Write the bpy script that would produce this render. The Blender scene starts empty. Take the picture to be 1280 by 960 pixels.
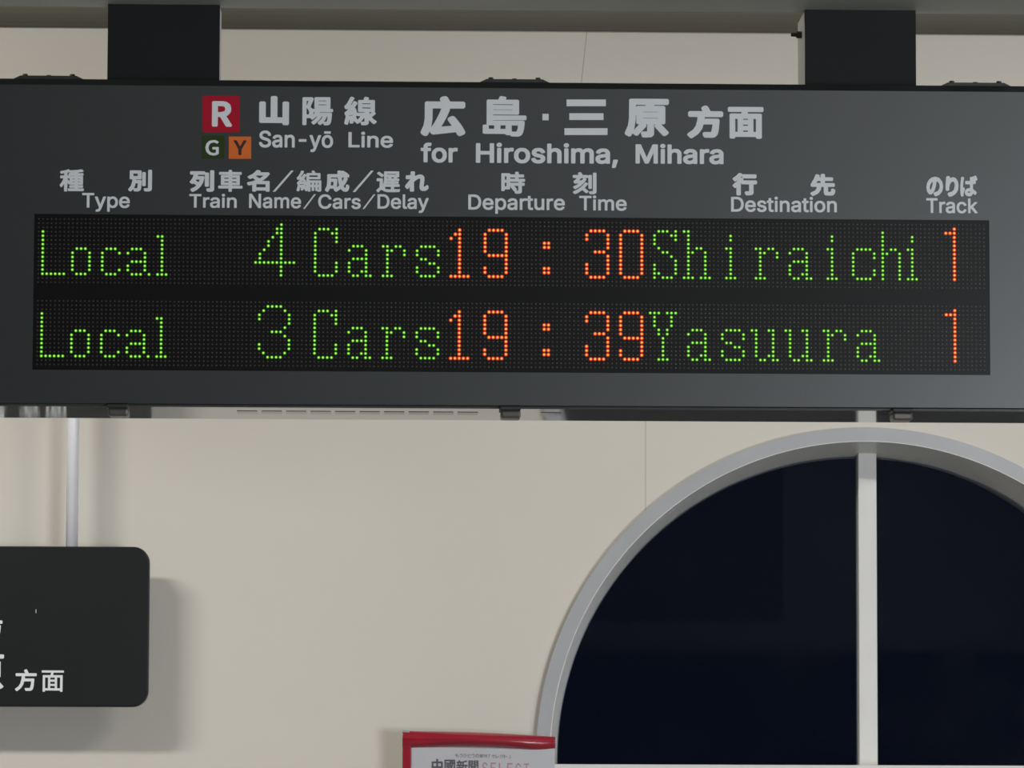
import bpy, bmesh, math, random
from mathutils import Vector, Matrix

# ---------------------------------------------------------------- scene, camera, light
S = bpy.context.scene
COL = S.collection
S.view_settings.view_transform = 'Standard'
S.view_settings.look = 'None'
S.view_settings.gamma = 1.0
S.view_settings.use_curve_mapping = False
S.view_settings.exposure = 0.0
S.cycles.filter_width = 1.6
S.cycles.use_denoising = True
S.cycles.max_bounces = 8

CAM_Z = 1.55
YAW, PITCH, ROLL = 0.027635, 0.094294, 0.00305
FPX = 5500.0
CAM = Vector((0.49202, -6.177724, CAM_Z))
fwd = Vector((math.sin(YAW)*math.cos(PITCH), math.cos(YAW)*math.cos(PITCH), math.sin(PITCH)))
r0 = Vector((math.cos(YAW), -math.sin(YAW), 0)); u0 = r0.cross(fwd)
RIGHT = r0*math.cos(ROLL) + u0*math.sin(ROLL)
UP = u0*math.cos(ROLL) - r0*math.sin(ROLL)
cd = bpy.data.cameras.new('camera'); co = bpy.data.objects.new('camera', cd); COL.objects.link(co)
cd.sensor_fit = 'HORIZONTAL'; cd.sensor_width = 36.0; cd.lens = 36.0*FPX/1280.0
cd.clip_start = 0.05; cd.clip_end = 100
m = Matrix((RIGHT, UP, -fwd)).transposed().to_4x4(); m.translation = CAM
co.matrix_world = m
S.camera = co

def at(px, py, Y):
    """the point of the vertical plane y = Y that the photograph shows at (px, py)"""
    d = fwd + RIGHT*((px-640.0)/FPX) - UP*((py-480.0)/FPX)
    return CAM + d*((Y-CAM.y)/d.y)

W = bpy.data.worlds.new('night'); S.world = W; W.use_nodes = True
W.node_tree.nodes['Background'].inputs[0].default_value = (0.25, 0.35, 0.7, 1)
W.node_tree.nodes['Background'].inputs[1].default_value = 0.012

def area(name, loc, target, sx, sy, power, color=(1, 1, 1), spread=180):
    l = bpy.data.lights.new(name, 'AREA'); l.shape = 'RECTANGLE'; l.size = sx; l.size_y = sy
    l.energy = power; l.color = color; l.spread = math.radians(spread)
    o = bpy.data.objects.new(name, l); COL.objects.link(o); o.location = loc
    o.rotation_euler = (Vector(target)-Vector(loc)).to_track_quat('-Z', 'Y').to_euler()
    return o
# tube fittings under the ceiling between the board and the wall, facing down, then two added fill lights without fixtures
area('ceiling_fitting_left', (-1.9, 0.95, 3.80), (-1.9, 1.75, 0), 1.45, 0.26, 102, (1.0, 0.975, 0.92))
area('ceiling_fitting_right', (2.6, 0.95, 3.80), (2.6, 1.75, 0), 1.25, 0.16, 52, (1.0, 0.975, 0.92))
area('rear_fill_light', (3.25, -14.0, 3.9), (3.25, -14.0, 0), 1.25, 0.16, 5, (0.72, 0.76, 1.0))  # added fill: lights the rear wall so the panes reflect a faint haze
area('front_fill_light', (4.95, -9.0, 1.15), (0.5, 0, 2.3), 2.0, 1.5, 460, (0.90, 0.95, 1.0))  # added fill behind the camera, for sign sheen and front light

# ---------------------------------------------------------------- helpers
def mat(name, color, rough=0.5, metal=0.0, spec=0.5, coat=0.0, coat_rough=0.1, noise=None, bump=None, emit=None, emit_s=1.0):
    M = bpy.data.materials.new(name); M.use_nodes = True
    nt = M.node_tree; b = nt.nodes['Principled BSDF']
    b.inputs['Base Color'].default_value = (*color, 1)
    b.inputs['Roughness'].default_value = rough; b.inputs['Metallic'].default_value = metal
    b.inputs['Specular IOR Level'].default_value = spec
    b.inputs['Coat Weight'].default_value = coat; b.inputs['Coat Roughness'].default_value = coat_rough
    if noise:
        sc, amt = noise
        tc = nt.nodes.new('ShaderNodeTexCoord'); n = nt.nodes.new('ShaderNodeTexNoise')
        n.inputs['Scale'].default_value = sc; n.inputs['Detail'].default_value = 5
        nt.links.new(tc.outputs['Object'], n.inputs['Vector'])
        r = nt.nodes.new('ShaderNodeMapRange'); r.inputs[1].default_value = 0.25; r.inputs[2].default_value = 0.75
        r.inputs[3].default_value = 1-amt; r.inputs[4].default_value = 1+amt
        nt.links.new(n.outputs[0], r.inputs[0])
        h = nt.nodes.new('ShaderNodeMix'); h.data_type = 'RGBA'; h.blend_type = 'MULTIPLY'
        h.inputs[0].default_value = 1; h.inputs[6].default_value = (*color, 1)
        nt.links.new(r.outputs[0], h.inputs[7]); nt.links.new(h.outputs[2], b.inputs['Base Color'])
    if bump:
        sc, st = bump
        tc = nt.nodes.new('ShaderNodeTexCoord'); n = nt.nodes.new('ShaderNodeTexNoise'); n.inputs['Scale'].default_value = sc
        nt.links.new(tc.outputs['Object'], n.inputs['Vector'])
        bp = nt.nodes.new('ShaderNodeBump'); bp.inputs['Strength'].default_value = st; bp.inputs['Distance'].default_value = 0.002
        nt.links.new(n.outputs[0], bp.inputs['Height']); nt.links.new(bp.outputs[0], b.inputs['Normal'])
    if emit:
        b.inputs['Emission Color'].default_value = (*emit, 1); b.inputs['Emission Strength'].default_value = emit_s
    return M

def obj(name, bm, m, parent=None, smooth=False):
    me = bpy.data.meshes.new(name); bm.normal_update(); bm.to_mesh(me); bm.free()
    for x in (m if isinstance(m, (list, tuple)) else [m]): me.materials.append(x)
    if smooth:
        for p in me.polygons: p.use_smooth = True
    o = bpy.data.objects.new(name, me); COL.objects.link(o)
    if parent:
        o.parent = parent
        base = parent; off = Vector((0, 0, 0))
        while base: off += base.location; base = base.parent
        o.location = -off                       # meshes are written in world coordinates
    return o

def empty(name, loc, label, cat, group=None):
    o = bpy.data.objects.new(name, None); COL.objects.link(o); o.location = loc; o.empty_display_size = .1
    o['label'] = label; o['category'] = cat
    if group: o['group'] = group
    return o

def box(bm, x0, x1, y0, y1, z0, z1, bevel=0.0, seg=2):
    vs = [bm.verts.new((x, y, z)) for x in (x0, x1) for y in (y0, y1) for z in (z0, z1)]
    f = [(0, 1, 3, 2), (4, 6, 7, 5), (0, 4, 5, 1), (2, 3, 7, 6), (0, 2, 6, 4), (1, 5, 7, 3)]
    fs = [bm.faces.new([vs[i] for i in q]) for q in f]
    if bevel:
        es = list({e for x in fs for e in x.edges})
        bmesh.ops.bevel(bm, geom=es, offset=bevel, segments=seg, profile=0.5, affect='EDGES')
    return vs

def prism_x(bm, prof, x0, x1):
    """closed (y, z) profile extruded along x"""
    a = [bm.verts.new((x0, y, z)) for y, z in prof]; b = [bm.verts.new((x1, y, z)) for y, z in prof]
    n = len(prof)
    for i in range(n):
        bm.faces.new((a[i], a[(i+1) % n], b[(i+1) % n], b[i]))
    bm.faces.new(a[::-1]); bm.faces.new(b)
    bmesh.ops.recalc_face_normals(bm, faces=bm.faces[:])

def prism_y(bm, prof, y0, y1):
    """closed (x, z) profile extruded along y"""
    a = [bm.verts.new((x, y0, z)) for x, z in prof]; b = [bm.verts.new((x, y1, z)) for x, z in prof]
    n = len(prof)
    for i in range(n):
        bm.faces.new((a[i], a[(i+1) % n], b[(i+1) % n], b[i]))
    bm.faces.new(a[::-1]); bm.faces.new(b)
    bmesh.ops.recalc_face_normals(bm, faces=bm.faces[:])

def cyl(bm, c, axis, r0_, r1_, L, n=24):
    """cone or cylinder from c along axis"""
    ax = Vector(axis).normalized(); q = ax.to_track_quat('Z', 'Y').to_matrix().to_4x4()
    M = Matrix.Translation(Vector(c)+ax*L*.5) @ q
    bmesh.ops.create_cone(bm, cap_ends=True, segments=n, radius1=r0_, radius2=r1_, depth=L, matrix=M)

def rounded(x0, x1, z0, z1, r, n=8):
    out = []
    for cx, cz, a0 in ((x1-r, z1-r, 0), (x0+r, z1-r, 90), (x0+r, z0+r, 180), (x1-r, z0+r, 270)):
        for i in range(n+1):
            a = math.radians(a0+90*i/n); out.append((cx+r*math.cos(a), cz+r*math.sin(a)))
    return out

def struct(o, label=None):
    o['kind'] = 'structure'
    return o

# ---------------------------------------------------------------- lettering: outline data, one glyph per line
GLYPHS = {}
GDATA = """
cG08|241|128,-12 145,-13 179,-7 201,3 219,17 222,22 222,134 217,141 129,141 122,136 122,104 126,98 177,96 178,46 159,35 139,33 101,43 97,46 72,76 62,128 68,162 72,182 97,211 135,223 155,223 177,213 189,201 195,201 212,216 220,226 219,235 199,253 173,265 145,269 133,269 77,255 60,240 28,204 12,134 12,122 27,53 73,3
cR14|222|29,-13 70,-14 81,-5 81,91 84,94 102,94 106,92 161,-5 170,-14 216,-14 227,-5 227,5 225,11 169,103 170,105 186,114 213,145 219,177 219,191 209,231 196,244 172,262 132,270 32,270 21,261 21,-3;82,149 82,215 128,214 140,212 152,203 157,187 157,181 153,165 141,155 102,148
cY08|186|72,-7 109,-8 116,-3 116,95 194,251 194,259 189,264 151,264 146,261 93,150 42,259 35,264 -1,264 -8,259 -8,251 68,99 68,-1
c「04|350|226,67 253,66 258,71 259,267 339,268 342,273 342,295 339,300 229,300 224,297 224,71
c」04|350|10,-33 121,-34 126,-31 126,195 123,200 97,200 92,195 91,-1 11,-2 8,-7 8,-29
cう04|350|120,-20 125,-21 183,-7 197,-1 238,22 274,62 286,112 284,128 274,160 241,189 199,197 155,195 85,179 63,177 54,172 62,138 67,135 129,155 159,161 179,161 185,163 221,157 242,140 247,118 229,66 179,31 104,14 102,8;240,228 249,227 254,230 258,252 258,260 255,263 213,263 157,269 115,277 105,277 100,274 96,252 96,246 99,243
cつ04|350|124,2 131,1 201,11 243,27 266,38 308,80 322,130 322,140 308,186 269,221 223,231 199,231 167,227 29,189 22,184 30,160 35,151 39,149 45,149 85,167 147,187 211,197 251,189 276,166 282,134 268,92 229,61 179,45 113,39 110,36 110,30 120,6
cと04|350|174,-13 195,-14 225,-10 245,-10 293,-6 298,-3 298,29 295,34 247,26 203,24 197,22 149,26 137,28 113,43 104,65 110,89 122,105 134,117 153,132 283,202 288,207 288,213 274,235 267,238 239,218 157,175 114,271 109,276 105,276 79,266 76,259 125,155 94,127 74,99 66,65 66,59 80,19 85,14 123,-8
cの04|350|185,-14 192,-15 258,7 303,52 307,58 321,114 321,130 305,190 258,237 190,255 180,255 122,245 76,215 62,199 39,166 29,122 27,104 35,58 62,23 92,11 116,19 131,30 159,70 179,120 200,218 243,204 273,172 279,152 285,124 273,76 269,70 238,39 196,23 174,21 168,17 167,10;92,53 79,60 67,80 63,114 73,154 111,198 160,216 143,130 127,88 108,60
cの18|350|179,-28 198,-29 266,-5 319,48 335,110 335,136 321,192 317,198 262,253 194,269 174,269 116,259 70,229 54,213 25,172 13,118 13,98 21,52 40,25 58,7 84,-3 102,-3 132,11 146,25 169,56 193,114 209,196 214,199 238,189 261,162 269,126 259,82 232,53 190,37 168,35 154,23 153,4 166,-15;92,69 81,84 77,108 87,148 118,184 139,192 131,144 123,120 111,90 98,72
cば14|350|38,-30 61,-31 75,-29 84,-20 84,10 108,80 108,94 106,98 89,115 72,116 80,190 94,254 94,270 83,279 45,279 36,270 34,256 34,244 20,152 18,68 22,24 30,-20;182,-28 203,-29 237,-21 263,5 266,18 269,20 301,-5 315,-5 325,5 338,26 338,38 329,47 289,77 271,85 268,90 267,164 316,170 324,180 324,212 320,220 345,225 354,234 354,248 334,292 325,301 307,301 291,291 277,291 261,287 251,279 216,278 208,268 210,246 209,216 127,217 116,208 116,174 125,163 207,161 210,158 211,102 181,101 149,95 117,69 108,40 108,30 116,4 125,-5 149,-23;185,27 175,29 167,35 166,40 170,46 189,51 201,51 211,48 210,36 206,32 193,27;265,220 265,233 270,220
cひ04|350|142,-21 151,-22 209,-8 249,32 268,89 269,136 291,104 311,82 318,85 334,107 334,115 292,167 272,213 262,259 259,262 251,262 227,256 224,251 234,219 240,153 240,131 228,71 199,31 151,16 119,20 97,38 94,41 86,77 100,143 130,193 160,223 180,231 180,237 172,259 165,262 125,252 61,244 39,244 34,241 34,227 36,211 39,208 53,208 101,216 106,215 106,211 84,183 60,135 58,127 50,67 60,25 75,8 99,-12
cも04|350|181,-19 194,-20 252,-10 288,16 295,23 309,65 307,87 305,99 293,125 272,150 264,152 242,148 236,144 235,139 257,115 269,89 271,71 261,43 232,22 196,16 184,16 158,22 143,37 135,63 136,95 150,98 212,100 217,105 217,129 214,134 140,131 145,177 148,185 174,188 216,188 221,195 221,217 216,222 152,221 159,277 154,280 124,280 119,275 119,249 114,223 106,222 54,232 44,232 39,229 37,215 37,203 40,198 112,187 107,141 104,133 32,146 29,141 29,115 32,110 99,99 101,95 99,59 111,15 144,-14
cり20|350|122,-37 141,-38 193,-22 240,7 258,25 284,63 288,73 296,121 296,155 288,209 259,252 247,264 207,278 189,278 147,266 139,260 138,283 125,296 83,296 69,284 66,273 54,149 56,87 60,69 71,58 91,58 111,60 122,71 124,75 124,117 138,163 162,195 173,202 193,210 209,203 222,179 228,141 209,77 173,46 109,30 94,15 94,-3 107,-22
cれ18|350|83,-30 126,-31 139,-20 137,124 161,148 198,173 222,180 228,178 231,172 231,154 219,36 231,2 244,-11 264,-19 298,-19 310,-17 330,-7 342,3 359,22 359,38 355,64 344,75 328,75 312,59 294,49 286,50 285,68 295,154 295,194 290,213 264,239 240,245 222,245 188,237 158,220 147,234 151,256 151,284 138,295 94,295 83,282 85,246 82,236 48,231 22,231 11,218 11,180 21,168 50,167 72,171 78,170 79,168 3,64 1,58 1,44 16,23 27,12 44,11 55,20 74,46 73,-18
cク04|350|93,-18 100,-19 160,9 198,37 239,78 265,114 291,166 309,216 309,220 304,225 282,237 254,233 174,233 173,236 191,268 191,274 158,287 151,284 139,252 112,211 84,179 33,140 33,134 41,126 56,115 62,115 68,119 100,145 129,174 150,199 256,199 259,196 251,172 231,132 207,98 176,67 132,37 76,15 68,9 69,2
cセ04|350|173,-9 198,-10 204,-8 294,-4 299,3 299,29 294,34 274,34 202,26 180,26 148,33 139,57 140,153 256,175 257,173 248,158 226,128 203,103 205,95 226,82 232,82 263,117 309,189 313,197 313,203 294,220 284,220 266,214 146,190 140,191 141,271 136,274 104,274 101,269 103,249 102,183 20,168 17,165 17,159 21,133 24,130 30,130 102,145 103,41 107,19 116,8 134,-6
cト04|350|115,-14 148,-15 153,-12 152,138 192,127 282,87 286,87 291,92 301,118 298,125 258,143 152,182 151,242 153,248 153,270 148,275 116,275 111,270 113,254 113,-10
cレ04|350|94,-9 101,-10 173,16 229,44 277,78 322,125 308,149 305,152 299,152 257,110 209,76 157,50 115,38 114,235 116,259 111,264 79,264 74,259 76,245 76,21 74,11
c三10|350|19,-11 328,-12 337,-5 337,25 328,34 22,34 13,25 13,-3;61,109 280,108 289,115 289,147 280,156 64,156 55,147 55,117;39,225 308,224 317,231 317,261 308,270 42,270 33,261 33,233
c中12|350|156,-39 189,-40 200,-31 201,73 273,74 276,71 276,63 287,54 319,54 328,65 328,233 317,242 201,243 200,295 189,306 157,306 148,297 147,243 33,242 22,231 22,61 31,52 61,52 72,61 72,71 75,74 147,73 148,-29;73,125 73,193 147,193 147,125;201,125 201,193 275,193 275,125
c先18|350|24,-47 39,-48 53,-42 101,-14 112,-3 146,49 154,95 159,100 187,99 188,9 196,-23 207,-34 237,-40 305,-40 323,-36 336,-23 348,-1 352,31 351,52 340,63 331,68 319,72 303,72 292,61 290,33 287,23 281,20 259,20 251,23 250,97 253,100 335,100 346,113 346,151 333,162 209,162 206,165 206,193 209,196 312,197 322,209 322,243 313,254 309,256 207,257 206,301 193,312 157,312 146,303 144,299 144,259 141,256 127,257 130,269 130,285 119,298 95,304 81,304 70,295 46,227 18,181 18,163 11,160 2,149 2,111 13,100 88,99 84,73 61,38 11,12 -2,-1 -2,-17;85,162 84,165 86,171 103,196 143,195 143,163
c刊04|350|86,-31 115,-32 120,-29 121,125 191,126 196,129 196,155 193,160 123,160 120,163 121,241 181,242 184,247 184,271 181,276 25,276 20,273 20,247 23,242 81,242 84,239 83,161 13,160 10,155 10,131 15,126 83,125 84,-27;234,-31 249,-32 255,-30 303,-28 317,-18 322,-9 324,3 324,287 321,292 293,292 288,287 288,7 287,5 277,2 227,2 224,-1 224,-7;214,55 241,54 246,59 246,251 241,256 217,256 212,251 212,59
c列16|350|37,-45 50,-46 96,-18 131,17 157,47 187,107 205,185 205,199 194,210 180,214 160,212 114,213 113,217 118,233 202,234 208,236 209,51 222,40 256,40 267,51 267,257 256,270 222,270 216,268 215,279 202,290 18,290 5,279 5,247 7,243 16,234 52,234 55,229 49,205 31,163 3,121 3,109 32,82 46,82 56,91 93,61 91,57 63,31 24,10 13,-1 13,-13 15,-19 25,-33;249,-41 280,-42 316,-38 337,-17 339,-5 339,295 328,308 292,308 281,297 281,17 278,14 242,14 231,3 231,-9 237,-29;120,114 87,139 87,143 92,155 138,155 129,121 124,113
c別14|350|22,-42 36,-42 69,-7 76,-32 87,-41 141,-41 162,-30 171,-21 176,-12 180,0 184,32 186,88 188,94 188,130 177,139 113,139 111,140 110,146 113,149 175,149 186,158 186,280 177,291 29,291 18,282 18,158 27,149 53,149 56,146 52,106 34,44 -2,-6 -2,-18;234,-40 269,-41 311,-37 328,-20 332,-12 334,0 334,290 325,301 289,301 278,292 278,14 275,11 229,11 219,3 218,-10 220,-18 226,-32;111,9 83,11 80,14 94,44 103,86 131,87 134,84 128,20 123,11;202,44 237,43 246,54 246,254 235,265 203,265 194,254 194,54;71,202 71,240 131,240 131,202
c刻12|350|33,-38 42,-39 76,-21 140,26 190,-23 200,-23 212,-13 225,0 225,10 174,60 219,120 217,132 210,139 192,147 180,147 168,135 145,100 106,61 62,29 18,7 9,-2 9,-10 21,-26;247,-38 264,-39 312,-35 333,-16 335,-4 335,290 326,301 296,301 285,292 285,12 282,9 242,9 232,1 231,-8 237,-28;35,40 42,39 48,41 95,72 122,95 170,147 197,190 197,196 188,207 168,214 212,215 222,226 223,54 234,45 260,45 264,47 271,56 271,254 269,258 260,265 234,265 225,258 222,252 210,263 148,263 141,270 128,297 116,307 106,307 90,303 79,292 79,282 87,266 86,263 18,263 14,261 7,252 7,226 14,217 18,215 62,214 45,190 17,166 17,158 23,138 36,127 88,130 60,107 20,85 11,76 11,68;98,180 98,183 124,215 158,214 148,205 132,179
c原06|350|144,-33 159,-34 205,-30 218,-17 220,-9 221,79 301,80 308,85 308,215 301,220 215,220 212,223 225,244 331,244 336,251 336,273 331,280 47,280 40,275 38,113 30,55 6,-3 6,-9 31,-26 39,-24 44,-17 66,41 76,113 79,243 175,244 176,237 167,220 103,220 96,213 96,85 103,80 179,80 182,77 181,3 141,2 137,0 134,-3 134,-11 140,-29;304,-19 311,-20 328,-9 334,-3 334,3 267,74 261,74 245,66 240,59 244,49;86,-17 96,-17 114,3 160,57 160,63 157,66 129,76 72,13 64,3 64,-1;135,115 134,131 137,134 267,134 270,131 270,117 267,114;135,167 134,183 137,186 267,186 270,183 270,169 267,166
c原14|350|140,-41 163,-42 209,-38 225,-22 228,-13 228,69 231,72 236,71 232,63 232,51 236,45 284,-11 300,-27 315,-28 332,-17 342,-7 341,8 284,71 307,72 316,81 316,219 305,228 228,229 229,234 233,236 335,236 344,247 344,279 335,288 43,288 32,279 30,117 22,59 -2,1 -2,-13 7,-22 29,-34 43,-32 50,-25 57,-8 83,-26 99,-26 167,52 168,65 166,71 171,72 174,69 173,11 135,10 126,1 126,-13 132,-33;69,24 74,39 84,109 84,145 87,151 88,81 97,72 110,71 74,27;143,123 145,126 261,125 259,122;143,175 145,178 261,177 259,174;87,217 86,233 89,236 163,235 159,228 97,228
c名14|350|82,-41 119,-42 128,-33 129,-25 131,-24 253,-24 255,-25 257,-34 267,-42 299,-42 310,-33 310,123 299,132 210,133 237,156 276,195 310,243 310,255 297,268 285,274 263,272 181,272 180,275 186,283 186,293 178,303 155,308 135,308 125,298 103,269 73,242 27,216 10,201 10,189 37,162 51,162 79,178 116,147 115,145 95,134 53,120 15,112 9,108 2,99 4,85 14,67 23,58 39,58 69,68 73,67 74,-31;129,29 129,79 255,79 255,29;169,176 124,209 123,213 133,220 223,219 222,215 196,191 175,176
c國08|350|25,-36 56,-37 61,-32 61,-24 64,-21 284,-21 287,-24 287,-32 292,-37 322,-37 327,-34 329,-30 329,278 326,283 322,285 28,285 23,282 21,278 21,-30;62,20 62,48 70,37 84,37 147,50 139,42 139,36 149,22 148,19;178,19 177,22 186,31 206,47 224,29 237,20;260,20 258,20 261,22 268,23 276,29 286,56 286,20;248,61 241,68 235,80 253,112 271,158 271,170 260,178 280,179 286,186 287,82 284,81 268,93 260,93 255,88 253,68 250,62;62,70 62,244 168,244 168,215 70,215 65,208 65,186 72,179 173,178 189,84 184,80 180,89 170,92 171,166 168,171 164,173 84,173 77,166 77,94 84,89 144,88 138,85 74,75;112,122 112,140 134,140 134,122;220,144 214,178 234,179 235,176;286,208 280,215 274,216 277,222 276,229 257,244 286,244;210,216 207,234 207,242 210,245 212,233 232,216
c山22|350|276,-48 321,-49 334,-34 334,228 332,232 319,243 279,243 264,230 264,50 261,47 211,48 210,298 195,311 150,310 138,296 138,50 135,47 89,47 86,50 86,230 71,243 31,243 27,241 16,228 16,-8 18,-12 31,-23 261,-23 264,-26 264,-36
c島06|350|234,-33 279,-34 299,-26 304,-21 314,1 320,29 324,69 324,87 321,92 317,94 97,94 94,97 95,105 331,106 338,111 337,134 331,138 97,138 94,141 94,149 97,152 279,152 284,159 284,267 277,272 187,272 184,275 192,289 190,295 187,298 161,302 153,302 149,298 139,272 61,272 56,265 56,69 63,62 111,61 112,25 109,22 65,23 64,51 62,55 57,58 33,58 28,51 28,-7 35,-12 191,-12 199,-22 227,-21;231,1 230,51 226,57 201,58 196,55 194,51 193,23 151,22 148,25 149,61 283,61 284,45 282,31 278,11 273,3 265,0;95,185 94,193 97,196 243,196 246,193 246,187 243,184;95,227 94,237 97,240 243,240 246,237 246,229 243,226
c島10|350|232,-37 281,-38 301,-30 307,-24 316,-7 324,27 328,67 328,89 326,93 319,98 101,98 99,101 333,102 342,109 341,136 333,142 101,142 98,145 101,148 281,148 288,157 288,269 279,276 193,276 192,279 196,293 191,300 163,306 151,306 146,301 137,277 135,276 59,276 52,267 52,63 31,62 24,55 24,-9 33,-16 187,-16 197,-26 225,-27;235,5 234,57 279,57 278,33 271,8 263,4;69,27 68,57 107,57 107,27;153,27 153,57 190,57 189,27;99,189 101,192 241,191 239,188;99,231 99,235 101,236 239,236 242,233 239,230
c広10|350|31,-36 40,-37 49,-28 73,34 83,114 83,208 86,211 172,210 149,146 131,106 93,34 75,16 75,6 83,-14 90,-21 104,-23 272,-1 282,-2 293,-26 302,-35 310,-35 336,-21 341,-16 341,-6 319,38 291,82 264,119 256,127 246,127 226,117 219,110 219,104 258,42 150,31 146,32 145,34 165,66 195,128 219,190 219,202 211,210 334,211 341,220 341,248 339,252 332,257 224,257 203,298 194,305 166,299 157,290 157,280 167,260 166,257 46,257 42,255 37,248 37,108 27,44 5,-10 5,-16 14,-25
c広18|350|27,-44 42,-45 46,-43 57,-32 68,-4 70,-4 76,-19 90,-31 108,-31 274,-9 276,-10 286,-31 298,-43 314,-43 340,-29 349,-20 349,-2 327,42 311,68 272,123 260,135 242,135 222,125 211,114 211,98 242,50 234,47 168,41 162,42 161,44 173,62 203,124 227,186 228,202 338,203 349,216 349,252 347,256 336,265 230,265 211,302 198,313 184,313 162,307 151,296 149,292 149,278 153,268 152,265 42,265 38,263 29,252 29,112 25,84 19,48 -3,-6 -2,-21 11,-34;82,36 91,110 92,202 158,202 159,198 141,150 123,110 103,70
c成14|350|27,-43 40,-44 50,-34 74,17 84,10 132,9 125,1 125,-11 137,-25 154,-40 168,-38 201,-15 226,7 235,-7 264,-34 288,-40 300,-40 322,-32 333,-21 343,-1 349,35 349,59 341,67 320,80 308,80 299,71 297,39 295,27 290,20 285,23 277,33 268,55 291,89 313,133 325,165 325,181 317,189 308,193 338,194 347,203 347,237 345,241 338,248 328,249 327,259 317,269 260,306 244,306 234,297 222,308 188,308 178,300 176,249 42,248 38,246 31,237 31,121 29,115 29,91 21,43 -1,-7 0,-20;168,34 175,85 175,167 164,176 88,176 85,179 86,193 180,193 193,101 203,65 188,48;84,62 82,63 85,79 86,123 120,123 121,89 116,63;248,132 239,185 240,193 274,194 275,191 269,185 261,157;234,249 234,258 248,249
c新08|350|266,-33 297,-34 304,-29 304,139 307,142 335,142 339,144 342,149 342,177 335,184 227,185 226,233 231,238 327,260 332,267 330,275 307,296 299,296 251,280 191,270 186,265 185,257 177,264 127,264 125,265 106,301 103,304 93,304 75,300 68,293 68,283 75,265 19,264 15,262 12,257 12,231 17,226 35,225 46,189 43,186 15,186 10,183 8,179 8,151 15,146 77,146 80,143 80,129 77,126 17,126 10,121 11,92 17,88 38,87 34,71 22,47 6,29 8,19 27,4 39,6 54,25 72,59 76,69 76,79 69,87 77,88 80,85 80,13 77,10 55,10 50,5 50,-5 56,-23 63,-28 95,-26 105,-24 117,-12 120,-1 121,64 146,15 151,10 158,9 152,-5 152,-13 175,-32 185,-32 190,-27 214,25 224,79 227,141 259,142 262,139 262,-27;175,46 154,83 155,88 182,87 182,79;121,84 121,87 128,87;183,124 179,126 123,126 120,129 120,143 123,146 183,146 186,143 186,125;89,187 78,225 118,225 107,188 103,186;151,187 165,225 179,226 185,233 185,187
c方10|350|30,-38 39,-39 45,-35 99,9 134,66 146,112 149,115 251,115 254,112 250,70 242,28 236,16 227,11 163,11 156,4 156,-2 166,-28 173,-33 247,-33 267,-23 276,-14 286,6 292,36 296,58 298,98 302,126 302,154 293,161 157,161 156,190 161,197 331,197 338,206 338,234 336,238 329,243 215,244 190,298 181,305 171,305 155,299 144,290 144,280 160,246 159,243 23,243 19,241 14,234 14,206 21,197 105,197 108,194 104,150 88,86 61,39 6,-4 6,-12
c方20|350|26,-48 43,-49 94,-10 108,4 138,50 144,62 154,102 159,105 239,105 242,102 242,94 232,32 226,22 161,21 146,8 146,-8 155,-31 169,-43 251,-43 271,-33 286,-18 296,2 298,12 306,54 308,94 312,122 312,158 297,171 169,171 166,174 166,184 169,187 335,187 348,202 348,238 346,242 333,253 225,253 200,302 185,315 169,315 151,309 134,294 134,278 144,256 143,253 19,253 15,251 4,240 4,202 16,188 93,187 96,184 94,154 78,90 52,46 10,14 -4,0 -4,-16
c時13|350|215,-39 236,-40 284,-36 303,-19 305,-5 306,85 338,86 345,95 344,126 336,132 306,133 305,145 308,148 340,148 344,150 349,157 349,187 340,196 262,196 259,199 259,213 262,216 328,216 335,225 335,257 326,264 260,265 259,299 250,306 218,306 214,304 209,297 209,267 206,264 140,264 139,275 130,282 22,282 15,273 15,7 24,0 54,0 63,7 64,27 132,28 139,37 139,83 140,85 146,86 147,83 143,77 143,67 187,7 194,0 200,-1 201,-11 209,-33;224,9 235,19 235,31 225,49 196,85 254,85 255,11 250,8;64,77 64,133 88,133 88,77;140,133 139,145 142,148 252,148 255,145 255,135 252,132;64,181 64,233 88,233 88,181;140,197 140,216 206,216 209,213 209,199 206,196
c朝04|350|164,-32 169,-33 172,-30 196,2 214,44 218,72 221,80 223,81 289,81 292,78 292,8 283,1 251,1 247,-1 246,-10 254,-30 277,-31 309,-27 322,-14 324,-6 324,276 321,281 197,281 192,278 192,134 190,128 190,98 182,62 177,59 113,60 113,80 165,81 170,84 170,202 165,207 113,208 112,224 115,227 177,227 180,232 179,257 175,259 113,260 111,295 107,297 83,297 78,292 77,260 19,259 14,256 14,232 17,227 75,227 78,224 77,208 29,207 24,202 24,84 29,81 77,80 78,62 75,59 13,59 10,54 10,32 15,29 77,28 78,-26 83,-31 107,-31 112,-28 113,28 167,28 168,26 142,-14 144,-18;57,110 56,126 59,129 135,129 138,126 138,112 135,109;225,114 225,164 291,164 291,114;57,158 56,176 59,179 135,179 138,176 138,160 135,157;225,198 225,248 291,248 291,198
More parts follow.
